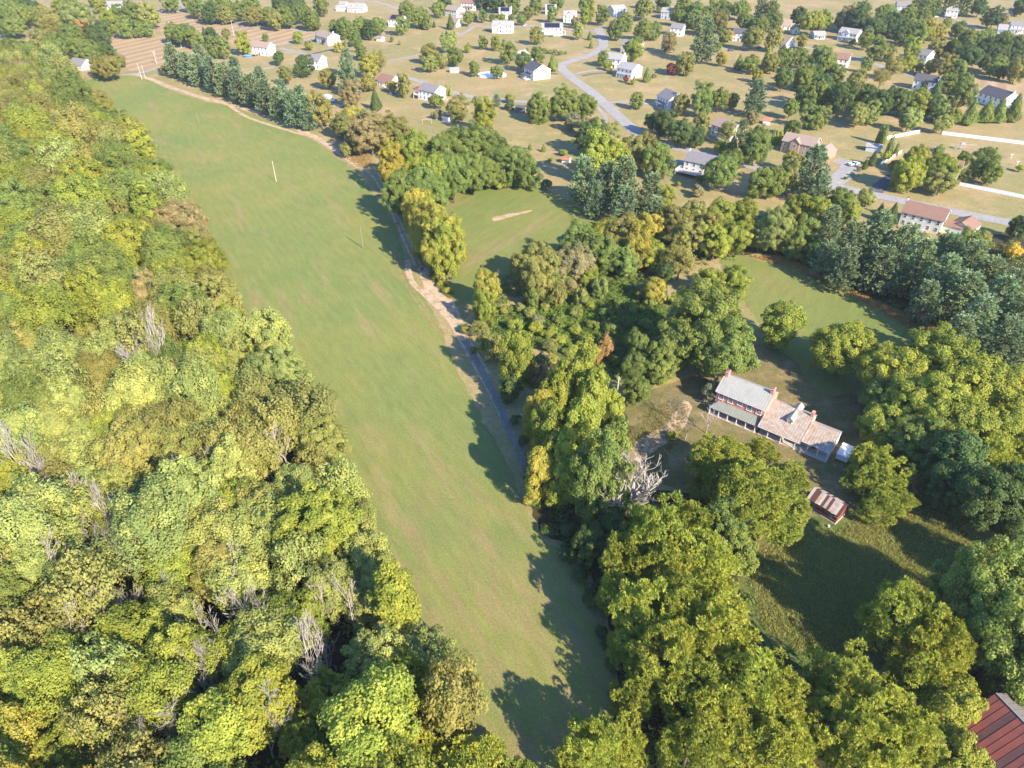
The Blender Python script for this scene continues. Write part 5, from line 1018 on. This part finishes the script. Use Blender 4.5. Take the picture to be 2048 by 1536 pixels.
clump_stuff('hedge_bottom', wpoly([(1040,930),(1080,780),(1000,700),(955,650),(1100,740),(1240,840),(1250,960),(1440,1020),(1500,1140),(1500,1260),(1620,1360),(1820,1360),(1900,1250),(2080,1280),(2100,1620),(1240,1620),(1235,1400),(1215,1300),(1180,1180),(1110,1090)]), 900, 42, 1.5, 1.3, (0.12, 0.17, 0.045), 0.6, 0.42, 920, 'dark low growth under the trees of the farmstead', 'undergrowth')
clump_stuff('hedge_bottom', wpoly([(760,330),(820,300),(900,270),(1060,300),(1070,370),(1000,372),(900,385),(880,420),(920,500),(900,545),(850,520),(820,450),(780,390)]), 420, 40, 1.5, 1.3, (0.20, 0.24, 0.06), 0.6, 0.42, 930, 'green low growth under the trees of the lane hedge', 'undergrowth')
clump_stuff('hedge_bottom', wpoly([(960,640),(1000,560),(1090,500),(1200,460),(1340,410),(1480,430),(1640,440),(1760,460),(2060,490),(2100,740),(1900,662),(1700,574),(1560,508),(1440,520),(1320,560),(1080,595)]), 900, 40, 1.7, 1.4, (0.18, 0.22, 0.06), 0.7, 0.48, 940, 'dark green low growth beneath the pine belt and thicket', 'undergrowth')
blade_stuff('tall_grass', wpoly([(1490,1120),(1600,1070),(1690,1060),(1760,1020),(1830,990),(1870,1010),(1960,1085),(2060,1120),(2060,1170),(1930,1150),(1850,1220),(1760,1300),(1620,1320),(1520,1250)]), 9000, 6, 0.75, (0.36, 0.345, 0.12), 950, 'tall yellowing grass around the red board shed', 'grass', 0.09, 0.5)
blade_stuff('dry_weeds', wpoly([(1500,513),(1560,515),(1640,547),(1740,598),(1860,652),(1960,702),(2060,756),(2050,772),(1940,712),(1800,645),(1680,580),(1590,538)]), 2600, 7, 0.9, (0.48, 0.32, 0.12), 960, 'rust and tan weeds along the edge of the right-hand meadow', 'weeds', 0.14)
blade_stuff('dry_weeds', wpoly([(392,562),(412,546),(440,560),(470,590),(505,650),(545,705),(585,760),(560,745),(520,725),(480,650),(440,600)]), 1500, 7, 0.9, (0.40, 0.29, 0.13), 970, 'pale tan weeds between the left wood and the hay field', 'weeds', 0.16)
blade_stuff('dry_weeds', wpoly([(680,292),(702,288),(740,312),(745,335),(715,335),(690,315)]), 700, 7, 0.7, (0.36, 0.26, 0.10), 975, 'tan weed patch beside the lane turn', 'weeds', 0.16)
blade_stuff('dry_weeds', wpoly([(862,540),(885,560),(905,590),(900,600),(880,580),(860,555)]), 400, 7, 0.8, (0.26, 0.24, 0.06), 980, 'green and tan weeds on the island of the forked lane', 'weeds', 0.14)
blade_stuff('yard_grass', wpoly([(1245,870),(1300,820),(1345,800),(1380,810),(1370,870),(1330,930),(1280,940)]), 900, 6, 0.5, (0.24, 0.22, 0.07), 985, 'unmown grass beside the dirt drive of the farmhouse', 'grass', 0.12)

hz = MB(); hz.box(-4600, 4600, -1300, 8100, -1.5, 120)
ho = hz.build('haze', None); tag(ho, 'thin pale summer haze over the whole valley', 'haze', kind='stuff')
hm = bpy.data.materials.new('thin_haze'); hm.use_nodes = True; hn = hm.node_tree; hn.nodes.remove(hn.nodes['Principled BSDF'])
pv = hn.nodes.new('ShaderNodeVolumePrincipled'); pv.inputs['Color'].default_value = (0.93, 0.94, 1.0, 1); pv.inputs['Density'].default_value = 0.00009; pv.inputs['Anisotropy'].default_value = 0.2
hn.links.new(pv.outputs[0], hn.nodes['Material Output'].inputs['Volume']); ho.data.materials.append(hm)
